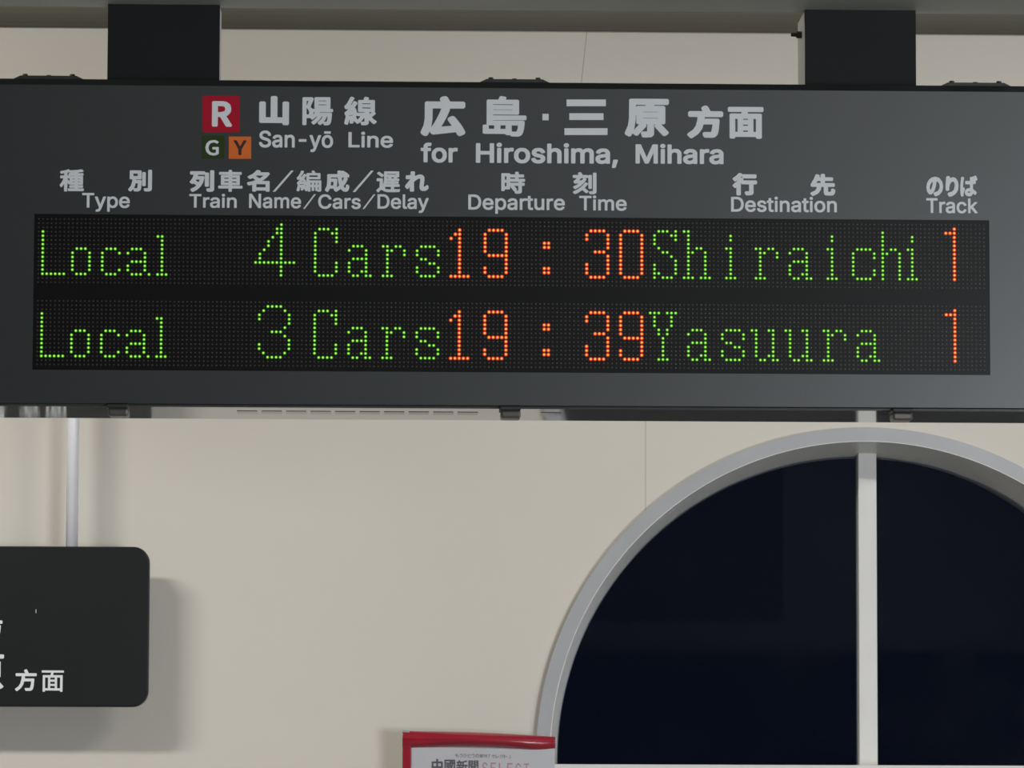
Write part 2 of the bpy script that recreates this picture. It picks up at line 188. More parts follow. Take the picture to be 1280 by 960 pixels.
c種10|350|70,-36 101,-37 110,-30 111,90 127,71 135,71 141,74 149,65 211,65 214,62 211,59 147,59 140,54 138,50 138,28 145,19 211,19 214,14 211,11 125,11 118,2 118,-24 125,-31 339,-31 347,-25 348,2 341,11 263,11 260,14 263,19 327,19 336,28 336,52 329,59 263,59 260,62 263,65 325,65 334,72 334,190 325,197 261,198 263,201 331,201 340,208 340,232 333,241 263,241 260,244 261,248 269,251 335,261 340,266 340,276 320,298 301,299 259,291 197,285 147,283 129,299 123,299 83,285 51,277 17,273 7,265 6,252 12,238 19,231 31,231 61,237 64,234 63,206 15,205 6,198 6,170 11,163 15,161 51,161 54,158 32,110 20,90 2,68 0,58 12,34 19,27 27,27 37,37 63,77 64,-28;185,106 184,110 187,113 211,113 214,110 211,105;261,106 260,110 263,113 287,113 290,110 287,105;139,123 111,151 111,160 141,160 142,126 141,122;185,150 184,154 187,157 211,157 214,154 211,149;261,150 260,154 263,157 287,157 290,154 287,149;155,197 154,200 157,201 213,200 211,197;111,206 111,246 137,254 149,242 133,241 126,234 126,206;189,242 187,242 193,245 213,244 211,241
c線10|350|190,-37 231,-36 247,-32 262,-17 265,26 297,-8 315,-22 326,-21 348,3 346,13 338,21 317,34 295,61 323,86 338,103 338,109 324,123 328,131 328,259 319,266 257,267 264,283 263,292 257,298 229,304 221,304 214,297 206,269 203,266 154,265 148,257 148,129 157,122 215,122 217,121 218,115 139,113 126,163 119,170 112,171 142,221 142,233 135,240 115,252 107,252 98,243 77,205 69,205 110,283 110,289 103,296 83,304 73,304 64,295 36,233 19,208 2,191 4,175 10,161 15,156 19,154 42,155 34,141 4,113 6,97 12,81 19,73 2,-9 2,-17 11,-26 27,-32 39,-30 44,-25 55,30 58,27 60,-11 67,-18 85,-18 97,-14 102,-7 101,15 109,6 115,5 136,-19 147,-20 176,1 186,11 217,56 217,7 185,6 178,-1 178,-13 184,-31;141,31 128,67 129,73 139,76 145,72 172,71 165,54 145,32;55,74 51,77 55,80 89,86 95,85 87,78 69,78 57,73;97,85 95,85 100,87;273,102 267,121 294,121 277,102;83,128 82,129 84,135 89,137 89,131;193,165 192,173 195,176 279,176 282,173 282,167 279,164;193,217 192,223 195,226 279,226 282,223 281,217 279,216
c編08|350|160,-32 185,-33 192,-28 192,34 195,37 205,37 208,34 208,-14 213,-21 235,-21 242,-16 242,34 245,37 253,37 256,34 256,-14 261,-21 283,-21 291,-33 305,-33 325,-31 338,-18 338,140 336,144 331,147 177,147 174,150 174,162 177,165 321,165 326,172 326,258 319,263 259,264 242,300 237,303 225,303 209,299 204,294 204,286 212,272 213,264 141,263 136,256 135,234 113,249 101,249 96,244 75,202 65,201 64,206 104,282 104,288 97,295 79,301 69,301 60,290 52,264 32,224 21,207 4,188 12,160 17,155 46,158 35,139 8,112 8,100 12,86 17,79 22,76 4,-8 4,-18 9,-23 27,-29 35,-29 38,-26 42,-20 52,36 55,40 58,32 60,-2 62,-10 67,-15 83,-15 91,-13 95,-9 97,12 95,20 98,12 102,8 113,6 113,-11 133,-27 145,-25 150,-20 155,-6 156,-26;291,2 290,34 293,37 299,37 302,34 302,4 299,1;127,52 120,70 125,75 129,75 130,72;49,73 39,76 41,79 93,89 101,88 101,86 85,77 67,77 55,72;193,76 193,110 207,110 207,76;243,76 242,108 245,111 253,111 256,108 256,78 253,75;291,76 290,108 291,110 299,111 302,108 302,78 299,75;135,116 122,160 115,167 104,168 130,216 135,221;75,126 74,128 81,137 87,142 90,128;175,202 174,224 177,227 285,227 288,224 288,204 285,201
c聞06|350|29,-33 56,-34 63,-27 64,161 158,162 165,167 165,277 160,284 32,284 25,279 25,-27;259,-31 284,-32 308,-30 325,-13 327,1 327,279 320,284 188,284 183,277 184,166 190,162 286,162 289,159 289,9 286,4 254,4 248,0 247,-5 253,-25;209,-21 236,-22 241,-15 242,11 272,14 277,19 277,39 273,45 244,44 241,47 241,119 244,122 260,122 265,125 267,129 267,149 260,154 86,154 81,147 81,127 86,122 104,122 107,119 107,37 104,34 82,34 77,31 75,21 77,5 82,0 98,0 104,2 202,8 205,5 205,-17;142,39 141,43 144,46 204,45 204,43 192,40;142,77 141,83 144,86 202,86 205,83 204,77 202,76;142,115 141,119 144,122 202,122 205,119 202,114;64,195 63,205 66,208 124,208 127,205 127,197 124,194;222,195 221,205 224,208 286,208 289,205 289,197 286,194;64,241 63,251 66,254 124,254 127,251 127,243 124,240;222,241 221,251 224,254 286,254 289,251 289,243 286,240
c行20|350|59,-48 100,-49 113,-36 113,146 116,151 118,143 132,131 234,130 234,20 184,19 171,6 171,-8 179,-34 190,-45 194,-47 222,-47 274,-43 298,-21 301,-8 301,128 304,131 340,131 351,142 353,146 353,182 338,195 150,195 148,196 151,202 151,216 144,226 332,227 345,242 345,280 333,292 146,293 140,290 126,305 104,313 86,313 69,298 52,277 -8,227 -9,210 20,177 36,177 66,200 60,189 45,172 10,141 -11,118 -11,104 20,71 36,71 44,79 47,78 47,-34;136,232 108,240 121,256 130,264 131,242 138,232
c車10|350|157,-38 188,-39 195,-34 197,-30 197,10 200,13 334,13 343,20 343,48 336,57 200,57 197,60 200,65 296,65 305,72 305,214 296,221 200,221 197,224 200,227 324,227 331,236 331,262 324,271 200,271 197,274 197,296 191,302 160,303 151,296 151,274 148,271 28,271 19,264 19,236 26,227 150,226 150,222 148,221 54,221 45,214 45,74 54,65 148,65 151,60 148,57 16,57 9,48 9,20 18,13 150,12 151,-30;92,108 91,120 94,123 148,123 151,120 151,110 148,107;198,108 197,120 200,123 256,123 259,120 259,110 256,107;92,164 91,176 94,179 148,179 151,176 151,166 148,163;198,164 197,176 200,179 256,179 259,176 259,166 256,163
c遅10|350|26,-37 36,-37 65,-2 77,4 91,-2 107,-14 133,-26 163,-32 289,-32 295,-30 331,-30 338,-25 346,3 346,9 339,16 263,14 260,17 261,49 331,50 340,57 340,83 333,92 261,93 263,96 315,96 324,103 324,127 317,136 263,136 261,139 325,140 334,147 334,171 332,175 327,180 303,180 300,183 311,199 325,200 332,207 332,281 327,288 323,290 121,290 114,281 113,231 104,241 47,282 35,282 16,263 14,255 19,248 81,200 90,201 113,225 114,219 114,151 106,103 99,86 98,173 93,180 89,182 17,182 8,175 8,145 13,138 17,136 49,136 52,133 51,41 35,30 4,-3 6,-13;171,12 147,16 128,25 128,29 137,52 143,50 213,49 214,13;151,93 151,102 161,96 213,95 211,92;157,136 157,139 159,140 213,139 211,136;159,181 158,197 163,200 170,193 175,181;227,180 216,199 258,199 249,180;159,241 158,247 161,250 285,250 288,247 287,241 285,240
c陽10|350|24,-37 53,-38 62,-31 63,44 101,46 121,26 129,26 173,66 176,65 176,63 166,47 143,24 114,1 114,-9 135,-30 145,-30 171,-8 207,32 224,61 231,66 233,65 234,61 226,45 209,20 182,-7 184,-19 205,-36 214,-35 239,-12 246,-31 255,-38 289,-38 309,-30 314,-25 324,-7 330,31 334,75 334,99 332,103 325,108 202,109 205,114 337,114 346,121 346,145 341,152 337,154 309,155 318,165 318,281 313,288 309,290 152,289 146,281 146,165 155,155 149,154 123,154 112,167 106,179 138,261 138,273 136,277 131,282 113,290 99,288 27,288 20,283 18,279 18,-29;253,4 252,9 266,29 280,61 283,65 287,65 286,41 280,9 273,4;63,87 63,164 80,143 90,117 90,103 85,89 75,86;135,90 135,113 151,113 146,101;63,189 62,241 65,244 79,244 81,243 82,239;191,197 190,201 193,204 269,204 272,201 269,196;191,243 190,247 193,250 269,250 272,247 269,242
c面04|350|34,-31 63,-32 66,-29 67,-15 69,-14 279,-14 281,-15 282,-29 285,-32 313,-32 317,-30 318,203 313,206 183,206 180,211 188,239 193,242 331,242 334,247 334,269 332,273 21,274 17,272 16,247 19,242 147,242 150,239 144,209 141,206 37,206 32,203 32,-27;67,19 66,169 69,172 105,172 108,169 108,21 105,18;141,19 141,51 205,51 205,19;239,19 238,169 241,172 279,172 282,169 282,21 279,18;141,81 141,111 205,111 205,81;141,143 141,171 205,171 205,143
c面14|350|30,-41 67,-42 76,-33 77,-25 79,-24 269,-24 271,-25 273,-34 283,-42 317,-42 326,-35 328,-31 328,207 317,216 197,216 194,221 196,229 201,232 335,232 344,243 344,273 337,282 333,284 17,284 8,277 6,273 6,243 15,232 133,232 136,229 133,217 131,216 33,216 22,207 22,-31;77,29 76,159 79,162 95,162 98,159 98,31 95,28;151,29 150,39 153,42 193,42 196,39 196,31 193,28;249,29 248,159 251,162 269,162 272,159 272,31 269,28;151,91 150,99 153,102 193,102 196,99 195,91 193,90;151,153 150,159 153,162 193,162 196,159 195,153 193,152
i,22|188|28,-140 91,-141 106,-128 158,56 158,80 145,93 61,93 46,80 16,-106 16,-128
i-17|453|106,173 343,172 352,183 352,251 341,260 107,260 98,249 98,183
iC04|510|254,-10 291,-11 325,-5 361,7 394,26 413,41 432,60 452,88 466,116 476,152 476,160 471,163 407,163 400,154 384,114 356,86 311,63 269,57 241,59 217,65 187,79 169,93 154,108 132,140 116,180 108,232 108,276 116,328 128,362 144,388 169,415 187,429 215,443 251,451 275,451 313,445 353,425 384,394 400,354 407,343 471,343 476,346 476,356 472,374 464,398 454,418 436,444 407,473 383,491 347,507 279,519 225,517 183,505 149,489 108,454 89,433 66,396 48,354 40,310 36,266 40,198 48,156 66,112 89,75 119,43 147,21 189,1 223,-7
iC15|510|248,-20 297,-21 323,-17 367,-3 399,15 419,31 442,54 462,82 476,110 486,146 486,166 479,173 401,173 392,164 374,120 350,96 305,73 265,68 247,69 223,75 193,89 164,114 142,146 126,186 120,218 118,238 120,290 126,324 138,356 164,394 193,419 221,433 257,441 269,441 307,435 347,415 374,388 390,348 401,333 477,333 486,340 486,362 482,380 474,404 464,424 446,450 413,483 389,501 353,517 285,529 219,527 189,519 143,499 113,475 79,439 54,398 38,360 30,316 26,272 28,210 38,150 56,106 79,69 113,33 141,11 183,-9 217,-17
iD15|502|52,-13 101,-14 111,-8 119,-14 241,-14 247,-12 273,-12 315,-2 361,18 380,31 422,71 432,85 450,117 462,147 472,195 476,237 476,273 472,315 462,363 450,393 426,435 389,472 365,490 327,508 277,520 253,522 119,522 110,515 110,469 107,467 106,513 100,521 55,522 46,515 46,-5;139,71 139,437 223,438 247,436 281,428 305,418 330,401 350,381 368,347 378,315 384,283 384,227 376,187 368,163 354,137 338,117 309,94 291,86 267,78 229,72 209,72 203,70
iE04|419|58,-3 373,-4 378,-1 378,55 375,60 131,60 128,63 129,223 353,224 358,229 358,285 355,290 129,291 129,447 373,448 376,453 376,507 373,512 61,512 56,509 56,1
iH22|517|50,-21 131,-22 146,-9 146,207 149,210 369,209 370,-9 385,-22 463,-22 477,-10 478,515 466,529 385,530 370,517 370,313 367,310 147,311 146,517 131,530 53,530 39,518 38,-7
iL04|393|58,-3 359,-4 364,1 364,55 361,60 129,61 128,507 123,512 61,512 56,507 56,1
iL17|393|52,-15 365,-16 376,-5 376,61 367,72 141,73 140,513 129,524 55,524 44,513 44,-5
iM22|628|50,-21 129,-22 144,-9 145,287 262,-7 279,-22 349,-22 366,-7 481,287 482,-9 497,-22 575,-22 588,-11 590,-7 590,515 579,528 575,530 469,530 452,515 336,215 315,154 175,516 159,530 53,530 40,519 38,515 38,-7
iN15|523|52,-13 129,-14 138,-7 139,362 184,287 374,-9 381,-14 467,-14 475,-8 476,513 470,521 393,522 384,515 383,150 150,517 143,522 55,522 47,516 46,-5
iS04|447|204,-12 241,-13 277,-9 317,3 349,19 378,46 392,64 404,86 412,126 412,160 402,194 396,204 358,244 313,269 171,311 137,335 122,354 120,386 122,396 134,418 148,432 169,445 199,453 219,455 259,451 279,445 301,433 318,416 326,404 330,394 332,376 335,373 399,373 403,375 404,394 394,430 381,451 361,473 341,489 317,503 289,513 257,519 195,519 165,513 137,503 111,489 91,473 70,450 58,428 50,404 48,386 50,350 62,312 76,294 100,272 109,265 157,243 295,201 325,179 338,160 342,140 338,118 326,96 306,76 291,67 271,59 241,53 223,53 175,61 143,75 126,92 118,104 112,118 110,134 105,141 39,141 35,139 36,116 46,82 58,60 78,36 99,19 129,3 163,-7 183,-11
iS17|447|198,-24 247,-25 281,-21 323,-9 355,7 390,40 404,58 416,80 424,120 424,166 414,200 408,210 364,256 319,281 177,323 144,346 134,360 132,374 134,390 144,410 153,419 175,433 205,441 223,443 243,441 267,435 296,420 307,409 314,398 318,388 320,370 329,361 405,361 415,369 416,400 414,412 404,440 382,470 356,494 327,513 295,525 263,531 189,531 157,525 131,515 105,501 85,485 58,456 46,434 38,410 36,392 36,360 42,326 55,299 84,268 103,253 135,237 289,189 317,168 326,154 328,144 326,124 316,104 301,89 277,75 235,65 173,75 149,87 137,99 130,110 124,124 122,140 111,153 33,153 23,145 22,124 24,110 34,76 47,53 71,25 93,7 123,-9 157,-19 177,-23
iT04|449|190,-3 255,-4 260,1 261,447 417,448 420,453 420,507 417,512 33,512 28,509 28,453 31,448 185,448 188,445 188,1
iT15|449|184,-13 261,-14 270,-5 271,437 423,438 430,447 430,513 423,522 27,522 18,515 18,447 25,438 175,438 178,435 178,-5
ia15|389|140,-22 171,-23 217,-15 227,-11 261,12 262,-8 269,-15 341,-15 350,-8 350,282 346,304 330,338 303,367 289,377 249,393 217,397 175,397 125,389 107,383 86,372 69,359 52,342 36,320 28,302 28,284 37,275 89,261 109,261 130,290 157,309 191,315 231,309 254,288 260,260 260,252 257,249 227,241 123,227 73,209 54,196 36,178 28,168 20,148 16,120 16,90 24,54 34,36 65,3 77,-5 105,-17;161,61 139,65 114,84 108,104 108,114 116,128 147,147 185,155 211,157 261,166 262,144 258,122 250,102 237,86 221,73 195,63 183,61
ia17|389|140,-24 171,-25 217,-17 227,-13 259,8 260,-8 271,-17 341,-17 352,-8 352,282 348,304 332,338 303,369 289,379 249,395 217,399 175,399 125,391 107,385 86,374 69,361 50,342 34,320 26,302 26,284 37,273 89,259 109,259 117,267 131,288 157,307 191,313 231,307 252,288 258,260 257,252 227,243 123,229 73,211 53,197 34,178 26,168 18,148 14,120 14,90 22,54 32,36 65,1 77,-7 105,-19;161,63 139,67 116,84 110,104 110,114 117,127 147,145 185,153 197,153 259,164 260,144 258,130 250,106 242,94 230,82 217,73 183,63
ia22|389|138,-30 173,-31 219,-23 251,-5 253,-4 256,-12 269,-23 343,-23 358,-10 358,284 354,306 338,340 305,375 291,385 251,401 219,405 173,405 123,397 105,391 85,381 68,368 44,344 28,322 20,304 20,282 34,268 87,253 111,253 123,265 137,285 161,301 197,307 229,301 245,286 251,256 213,247 171,243 121,235 71,217 51,203 28,180 20,170 12,150 8,122 8,88 16,52 26,34 63,-5 75,-13 103,-25;163,69 141,73 122,88 116,112 125,125 149,139 187,147 199,147 253,156 254,146 248,118 242,104 229,89 215,79 193,71 181,69
ic15|396|188,-21 219,-22 267,-16 313,6 355,48 376,93 376,109 367,118 317,130 299,130 289,122 278,97 263,80 235,66 213,62 195,62 171,68 155,78 142,91 130,107 122,123 114,155 110,185 112,207 122,251 140,283 155,298 171,308 191,314 205,315 233,312 263,296 276,281 288,255 297,248 311,248 369,262 376,269 376,287 356,327 314,369 267,392 219,398 165,396 141,390 111,376 83,354 58,327 38,291 28,261 22,231 22,211 20,205 22,145 28,113 38,85 59,48 83,22 109,2 137,-12 169,-20
ie15|404|192,-21 241,-22 265,-18 287,-12 311,0 331,14 352,35 366,53 378,79 378,99 371,106 339,114 319,118 299,118 291,112 273,85 249,68 219,62 197,62 177,66 159,74 136,95 122,117 114,141 114,153 375,154 384,163 384,237 380,261 368,299 348,333 314,367 281,386 217,398 163,396 141,390 107,374 85,356 57,326 40,297 26,253 20,211 22,145 28,113 38,85 59,48 85,20 109,2 137,-12 171,-20;115,235 122,261 141,288 155,300 173,310 203,315 231,312 257,298 269,286 280,269 290,241 289,235 287,234
ie17|404|192,-23 241,-24 265,-20 287,-14 311,-2 331,12 354,35 368,53 380,79 380,99 371,108 319,120 299,120 289,112 269,84 249,70 219,64 197,64 177,68 159,76 138,95 126,113 118,133 116,143 117,151 375,152 386,163 386,237 382,261 370,299 350,333 315,368 301,378 275,390 217,400 163,398 141,392 107,376 85,358 55,326 38,297 24,253 18,211 20,145 26,113 36,85 57,48 85,18 109,0 137,-14 171,-22;119,236 118,243 124,261 141,286 155,298 173,308 203,313 231,310 257,296 267,286 278,269 288,241 285,236
if22|254|70,-21 149,-22 164,-9 164,301 167,304 235,304 250,319 249,388 235,400 165,401 166,431 173,443 181,448 189,450 205,450 217,446 235,446 250,459 264,507 264,529 253,542 245,546 229,550 175,552 125,542 102,527 92,517 74,497 62,473 58,439 57,401 -1,400 -16,387 -16,319 -14,315 -1,304 55,304 58,301 58,-7;103,349 102,353 105,356 117,356 120,353 117,348
ih22|410|43,-21 120,-22 135,-9 135,215 139,249 147,273 158,286 172,296 192,304 206,306 226,304 253,291 265,275 271,253 273,241 273,-9 288,-22 364,-22 379,-7 379,263 373,305 367,323 352,348 317,383 304,392 284,400 260,406 206,406 190,404 164,396 136,380 135,515 120,530 46,530 31,515 31,-7
ii15|167|45,-13 118,-14 127,-5 127,383 118,392 48,392 39,383 39,-5;65,431 100,430 108,432 120,440 137,459 139,469 139,499 137,507 122,526 106,536 94,538 60,536 46,526 29,507 27,493 27,473 29,461 44,442 58,432
ii17|167|45,-15 118,-16 129,-5 129,383 118,394 48,394 37,383 37,-5;65,429 100,428 108,430 120,438 139,459 141,469 141,499 139,507 132,518 122,528 106,538 94,540 60,538 46,528 27,507 25,493 25,473 27,461 44,440 58,430
ii22|167|43,-21 120,-22 135,-7 135,385 120,400 46,400 31,385 31,-7;63,423 102,422 110,424 122,432 145,457 147,467 147,501 145,509 138,520 124,534 108,544 96,546 72,546 58,544 44,534 21,509 19,495 19,471 21,459 42,434 56,424
ik15|381|45,-13 118,-14 127,-7 127,129 142,146 152,153 286,-14 376,-14 385,-5 385,7 382,14 223,215 287,283 371,367 373,371 373,385 364,392 276,392 128,244 127,513 118,522 48,522 39,513 39,-5
il15|189|117,-15 166,-16 188,-12 195,-5 195,13 185,61 176,68 154,68 148,66 136,70 133,73 127,109 127,515 118,522 48,522 39,513 39,67 41,51 47,29 66,6 86,-8 102,-14
im15|610|45,-13 118,-14 127,-7 127,227 131,259 139,281 153,297 166,306 198,314 222,312 240,300 255,281 259,261 259,-7 268,-14 340,-14 344,-12 349,-5 349,243 361,285 382,306 402,314 416,315 440,312 460,302 471,291 479,271 481,259 481,-7 490,-14 565,-13 571,-5 571,273 565,313 555,337 546,350 520,376 506,386 488,394 462,400 426,400 374,390 331,359 320,347 305,365 285,383 270,392 250,398 210,400 170,392 160,388 130,364 126,364 125,385 118,392 45,391 39,383 39,-5
im22|610|43,-21 120,-22 135,-9 135,225 139,255 147,279 156,289 168,298 200,306 220,304 236,293 247,279 251,259 251,-7 262,-20 266,-22 342,-22 357,-9 357,241 367,281 382,296 404,306 426,306 438,304 461,291 471,271 473,257 473,-9 488,-22 567,-21 579,-7 579,275 573,315 563,339 554,352 522,384 508,394 490,402 464,408 424,408 372,398 320,359 286,392 272,400 252,406 208,408 168,400 158,396 136,378 134,379 132,388 120,400 43,399 31,385 31,-7
in15|410|45,-13 118,-14 127,-7 127,217 131,251 139,275 152,291 170,304 190,312 204,314 228,312 255,299 273,277 279,257 281,243 281,-7 290,-14 362,-14 371,-7 371,261 369,281 365,305 353,333 343,347 314,376 302,384 282,392 256,398 208,398 190,396 166,388 146,378 126,362 125,385 118,392 48,392 39,385 39,-5
in17|410|45,-15 118,-16 129,-7 129,217 133,251 141,275 156,292 170,302 190,310 204,312 228,310 255,297 271,277 277,257 279,243 279,-7 290,-16 362,-16 373,-7 373,261 369,293 361,321 346,346 316,376 302,386 282,394 256,400 208,400 190,398 166,390 146,380 128,366 127,385 118,394 48,394 37,385 37,-5
io15|415|188,-21 223,-22 245,-20 271,-14 307,2 324,15 348,39 368,67 384,103 394,145 394,229 386,267 368,309 348,337 314,369 275,390 249,396 229,398 165,396 135,388 110,375 83,354 58,327 38,291 28,263 22,231 20,169 22,145 28,115 38,85 58,49 83,22 109,2 137,-12 169,-20;193,62 171,68 155,78 142,91 130,107 122,123 114,153 110,189 118,239 132,271 141,284 154,297 171,308 189,314 207,316 225,314 247,306 265,294 284,271 300,229 304,207 304,169 300,145 292,121 280,99 265,82 243,68 229,64 219,62
io22|415|186,-29 225,-30 249,-28 285,-18 316,-1 356,37 376,65 392,101 402,143 402,231 394,269 376,311 356,339 316,377 277,398 251,404 231,406 163,404 133,396 108,383 81,362 50,329 30,293 20,265 14,233 14,213 12,207 14,143 20,111 30,83 50,47 81,14 107,-6 135,-20 167,-28;195,70 173,76 157,86 138,109 128,131 122,157 118,187 126,237 140,269 150,283 173,300 191,306 221,306 241,300 261,288 276,269 292,227 296,205 296,171 292,147 284,123 276,107 263,90 241,76 217,70
ip15|424|45,-156 118,-157 127,-150 128,18 166,-11 188,-19 204,-21 266,-21 292,-13 320,1 338,15 368,47 387,82 395,106 403,146 403,232 397,264 385,300 366,331 353,346 323,374 294,389 264,397 202,397 188,395 162,387 126,358 125,386 118,393 48,393 39,386 39,-148;218,61 204,63 182,71 161,86 149,102 139,122 131,146 127,172 127,206 131,232 139,256 147,274 157,286 169,298 186,309 208,315 232,315 252,309 270,299 282,289 293,274 303,252 311,222 313,210 313,168 303,126 283,92 271,80 250,67
ir15|259|45,-13 118,-14 127,-7 127,227 131,255 139,275 146,284 168,302 190,310 208,312 248,308 256,314 257,389 250,398 184,398 164,392 144,382 126,366 125,385 118,392 48,392 39,385 39,-5
ir22|259|43,-21 120,-22 135,-9 135,225 139,253 147,273 154,282 170,294 194,302 250,300 264,312 265,391 252,406 184,406 162,400 134,384 131,389 118,400 46,400 31,387 31,-7
is15|365|148,-21 215,-22 245,-16 273,-6 304,15 316,27 334,51 344,79 344,127 342,141 334,161 311,188 297,200 265,216 181,236 137,254 126,265 124,275 128,291 139,302 165,316 183,318 211,314 231,304 243,292 252,273 261,264 281,264 293,266 327,274 336,281 338,285 338,299 314,345 285,374 259,388 241,394 217,398 155,398 127,392 105,384 89,376 66,357 44,329 34,303 34,253 36,239 46,215 71,188 83,178 109,166 139,156 203,142 227,134 243,124 252,111 250,93 235,76 217,66 195,60 159,62 131,74 118,87 110,111 101,120 81,120 33,110 23,102 22,85 26,65 37,44 65,12 81,0 105,-12 125,-18
is22|365|146,-29 217,-30 247,-24 275,-14 306,7 324,25 342,49 352,77 352,129 350,143 338,169 313,196 299,208 267,224 183,244 139,262 134,267 134,283 141,294 167,308 185,310 209,306 229,296 236,289 245,270 261,256 283,256 329,266 345,280 346,301 322,347 287,382 261,396 243,402 219,406 153,406 125,400 103,392 86,383 58,359 36,331 26,305 26,251 30,231 38,213 45,204 69,180 81,170 107,158 137,148 201,134 225,126 235,120 244,109 242,95 232,83 215,74 193,68 161,70 133,82 126,89 118,113 101,128 79,128 31,118 14,103 14,83 18,63 28,43 42,25 63,4 79,-8 109,-22
it15|227|150,-17 197,-18 219,-12 226,-3 226,17 218,57 214,63 207,68 191,68 175,64 159,66 146,75 142,83 140,97 140,309 143,312 209,312 213,314 218,321 218,383 209,392 141,393 140,475 133,484 59,484 50,475 49,393 1,392 -7,386 -8,321 1,312 47,312 50,309 50,87 54,55 62,33 85,6 105,-8 133,-16;79,341 79,363 111,363 111,341
iu15|410|161,-18 200,-19 220,-17 238,-11 266,3 282,18 283,-8 290,-15 362,-15 371,-8 371,384 364,393 290,393 281,386 281,144 279,128 269,104 256,88 240,75 220,67 206,65 182,67 155,80 137,102 129,126 127,154 127,386 118,393 48,393 39,386 39,104 45,74 55,50 67,32 93,6 106,-3 128,-13
iy15|389|69,-158 102,-159 146,-151 180,-125 192,-113 199,-102 225,-50 381,358 385,372 385,384 378,393 300,393 289,384 213,174 197,120 194,118 99,386 90,393 12,393 3,386 3,372 7,358 145,2 145,-6 139,-24 118,-62 96,-74 54,-73 45,-82 33,-130 33,-146 44,-155
iy17|389|69,-160 102,-161 146,-153 180,-127 194,-113 201,-102 227,-50 383,358 387,372 387,384 378,395 300,395 287,384 211,174 197,126 194,124 100,387 90,395 12,395 1,386 1,372 5,358 143,2 143,-6 137,-24 116,-61 96,-72 54,-71 43,-82 31,-130 31,-146 44,-157
iō17|415|188,-23 223,-24 245,-22 271,-16 307,0 324,13 350,39 370,67 386,103 396,145 396,229 388,267 370,309 350,337 314,371 275,392 249,398 229,400 165,398 135,390 110,377 83,356 56,327 36,291 26,263 20,231 18,169 20,145 26,115 36,85 56,49 83,20 109,0 137,-14 169,-22;193,64 171,70 155,80 144,91 132,107 124,123 116,153 112,189 120,239 134,271 143,284 154,295 171,306 189,312 207,314 225,312 247,304 265,292 282,271 298,229 302,207 302,169 298,145 290,121 282,105 265,84 243,70 229,66 219,64;104,443 309,442 318,453 318,513 307,522 105,522 96,511 96,453
"""
for ln in GDATA.strip().split('\n'):
    key, adv, body = ln[:4], *ln[5:].split('|')
    GLYPHS[key] = (int(adv), [[tuple(map(int, p.split(','))) for p in l.split(' ')] for l in body.split(';')] if body else [])

def outline_mesh(name, polys):
    """filled outlines (list of closed loops, font units) -> (verts, faces)"""
    c = bpy.data.curves.new(name, 'CURVE'); c.dimensions = '2D'; c.fill_mode = 'BOTH'
    for l in polys:
        s = c.splines.new('POLY'); s.points.add(len(l)-1); s.use_cyclic_u = True
        for p, q in zip(s.points, l): p.co = (q[0]/1000.0, q[1]/1000.0, 0, 1)
    o = bpy.data.objects.new(name, c); COL.objects.link(o)
    dg = bpy.context.evaluated_depsgraph_get()
    me = bpy.data.meshes.new_from_object(o.evaluated_get(dg))
    v = [tuple(x.co) for x in me.vertices]; f = [tuple(p.vertices) for p in me.polygons]
    bpy.data.objects.remove(o); bpy.data.curves.remove(c); bpy.data.meshes.remove(me)
    return v, f

class Lettering:
    """collects pieces of writing that lie on the plane y = Y, each fitted to the rectangle it fills on the sign"""
    def __init__(self, Y): self.Y = Y; self.bm = bmesh.new()
    def put(self, v, f, bx):
        x0, y0, x1, y1 = bx; xc, yc = (x0+x1)/2, (y0+y1)/2
        A, B = at(x0, yc, self.Y), at(x1, yc, self.Y); C_, D_ = at(xc, y1, self.Y), at(xc, y0, self.Y)
        lx = min(p[0] for p in v); hx = max(p[0] for p in v); ly = min(p[1] for p in v); hy = max(p[1] for p in v)
        vs = [self.bm.verts.new((A.x+(B.x-A.x)*(p[0]-lx)/(hx-lx), self.Y, C_.z+(D_.z-C_.z)*(p[1]-ly)/(hy-ly))) for p in v]
        for q in f:
            try: self.bm.faces.new([vs[i] for i in q])
            except ValueError: pass
    def word(self, text, bx, off=20, font='i', track=0):
        x = 0; polys = []
        for ch in text:
            if ch == ' ': x += 280; continue
            adv, ls = GLYPHS['%s%s%02d' % (font, ch, off)]
            polys += [[(p[0]+x, p[1]) for p in l] for l in ls]; x += adv+track
        v, f = outline_mesh('w', polys); self.put(v, f, bx)
    def poly(self, pts):
        P = [at(x, y, self.Y) for x, y in pts]
        self.bm.faces.new([self.bm.verts.new((p.x, self.Y, p.z)) for p in P])
    def slash(self, x0, y0, x1, y1, w):
        self.poly([(x0, y1), (x0+w, y1), (x1, y0), (x1-w, y0)])
    def done(self, name, m, parent):
        bmesh.ops.recalc_face_normals(self.bm, faces=self.bm.faces[:])
        if self.bm.faces and sum(x.normal.y*x.calc_area() for x in self.bm.faces) > 0:
            bmesh.ops.reverse_faces(self.bm, faces=self.bm.faces[:])
        # a film 0.3 mm thick
        r = bmesh.ops.extrude_face_region(self.bm, geom=self.bm.faces[:])
        for g in r['geom']:
            if isinstance(g, bmesh.types.BMVert): g.co.y -= 0.0003
        return obj(name, self.bm, m, parent)

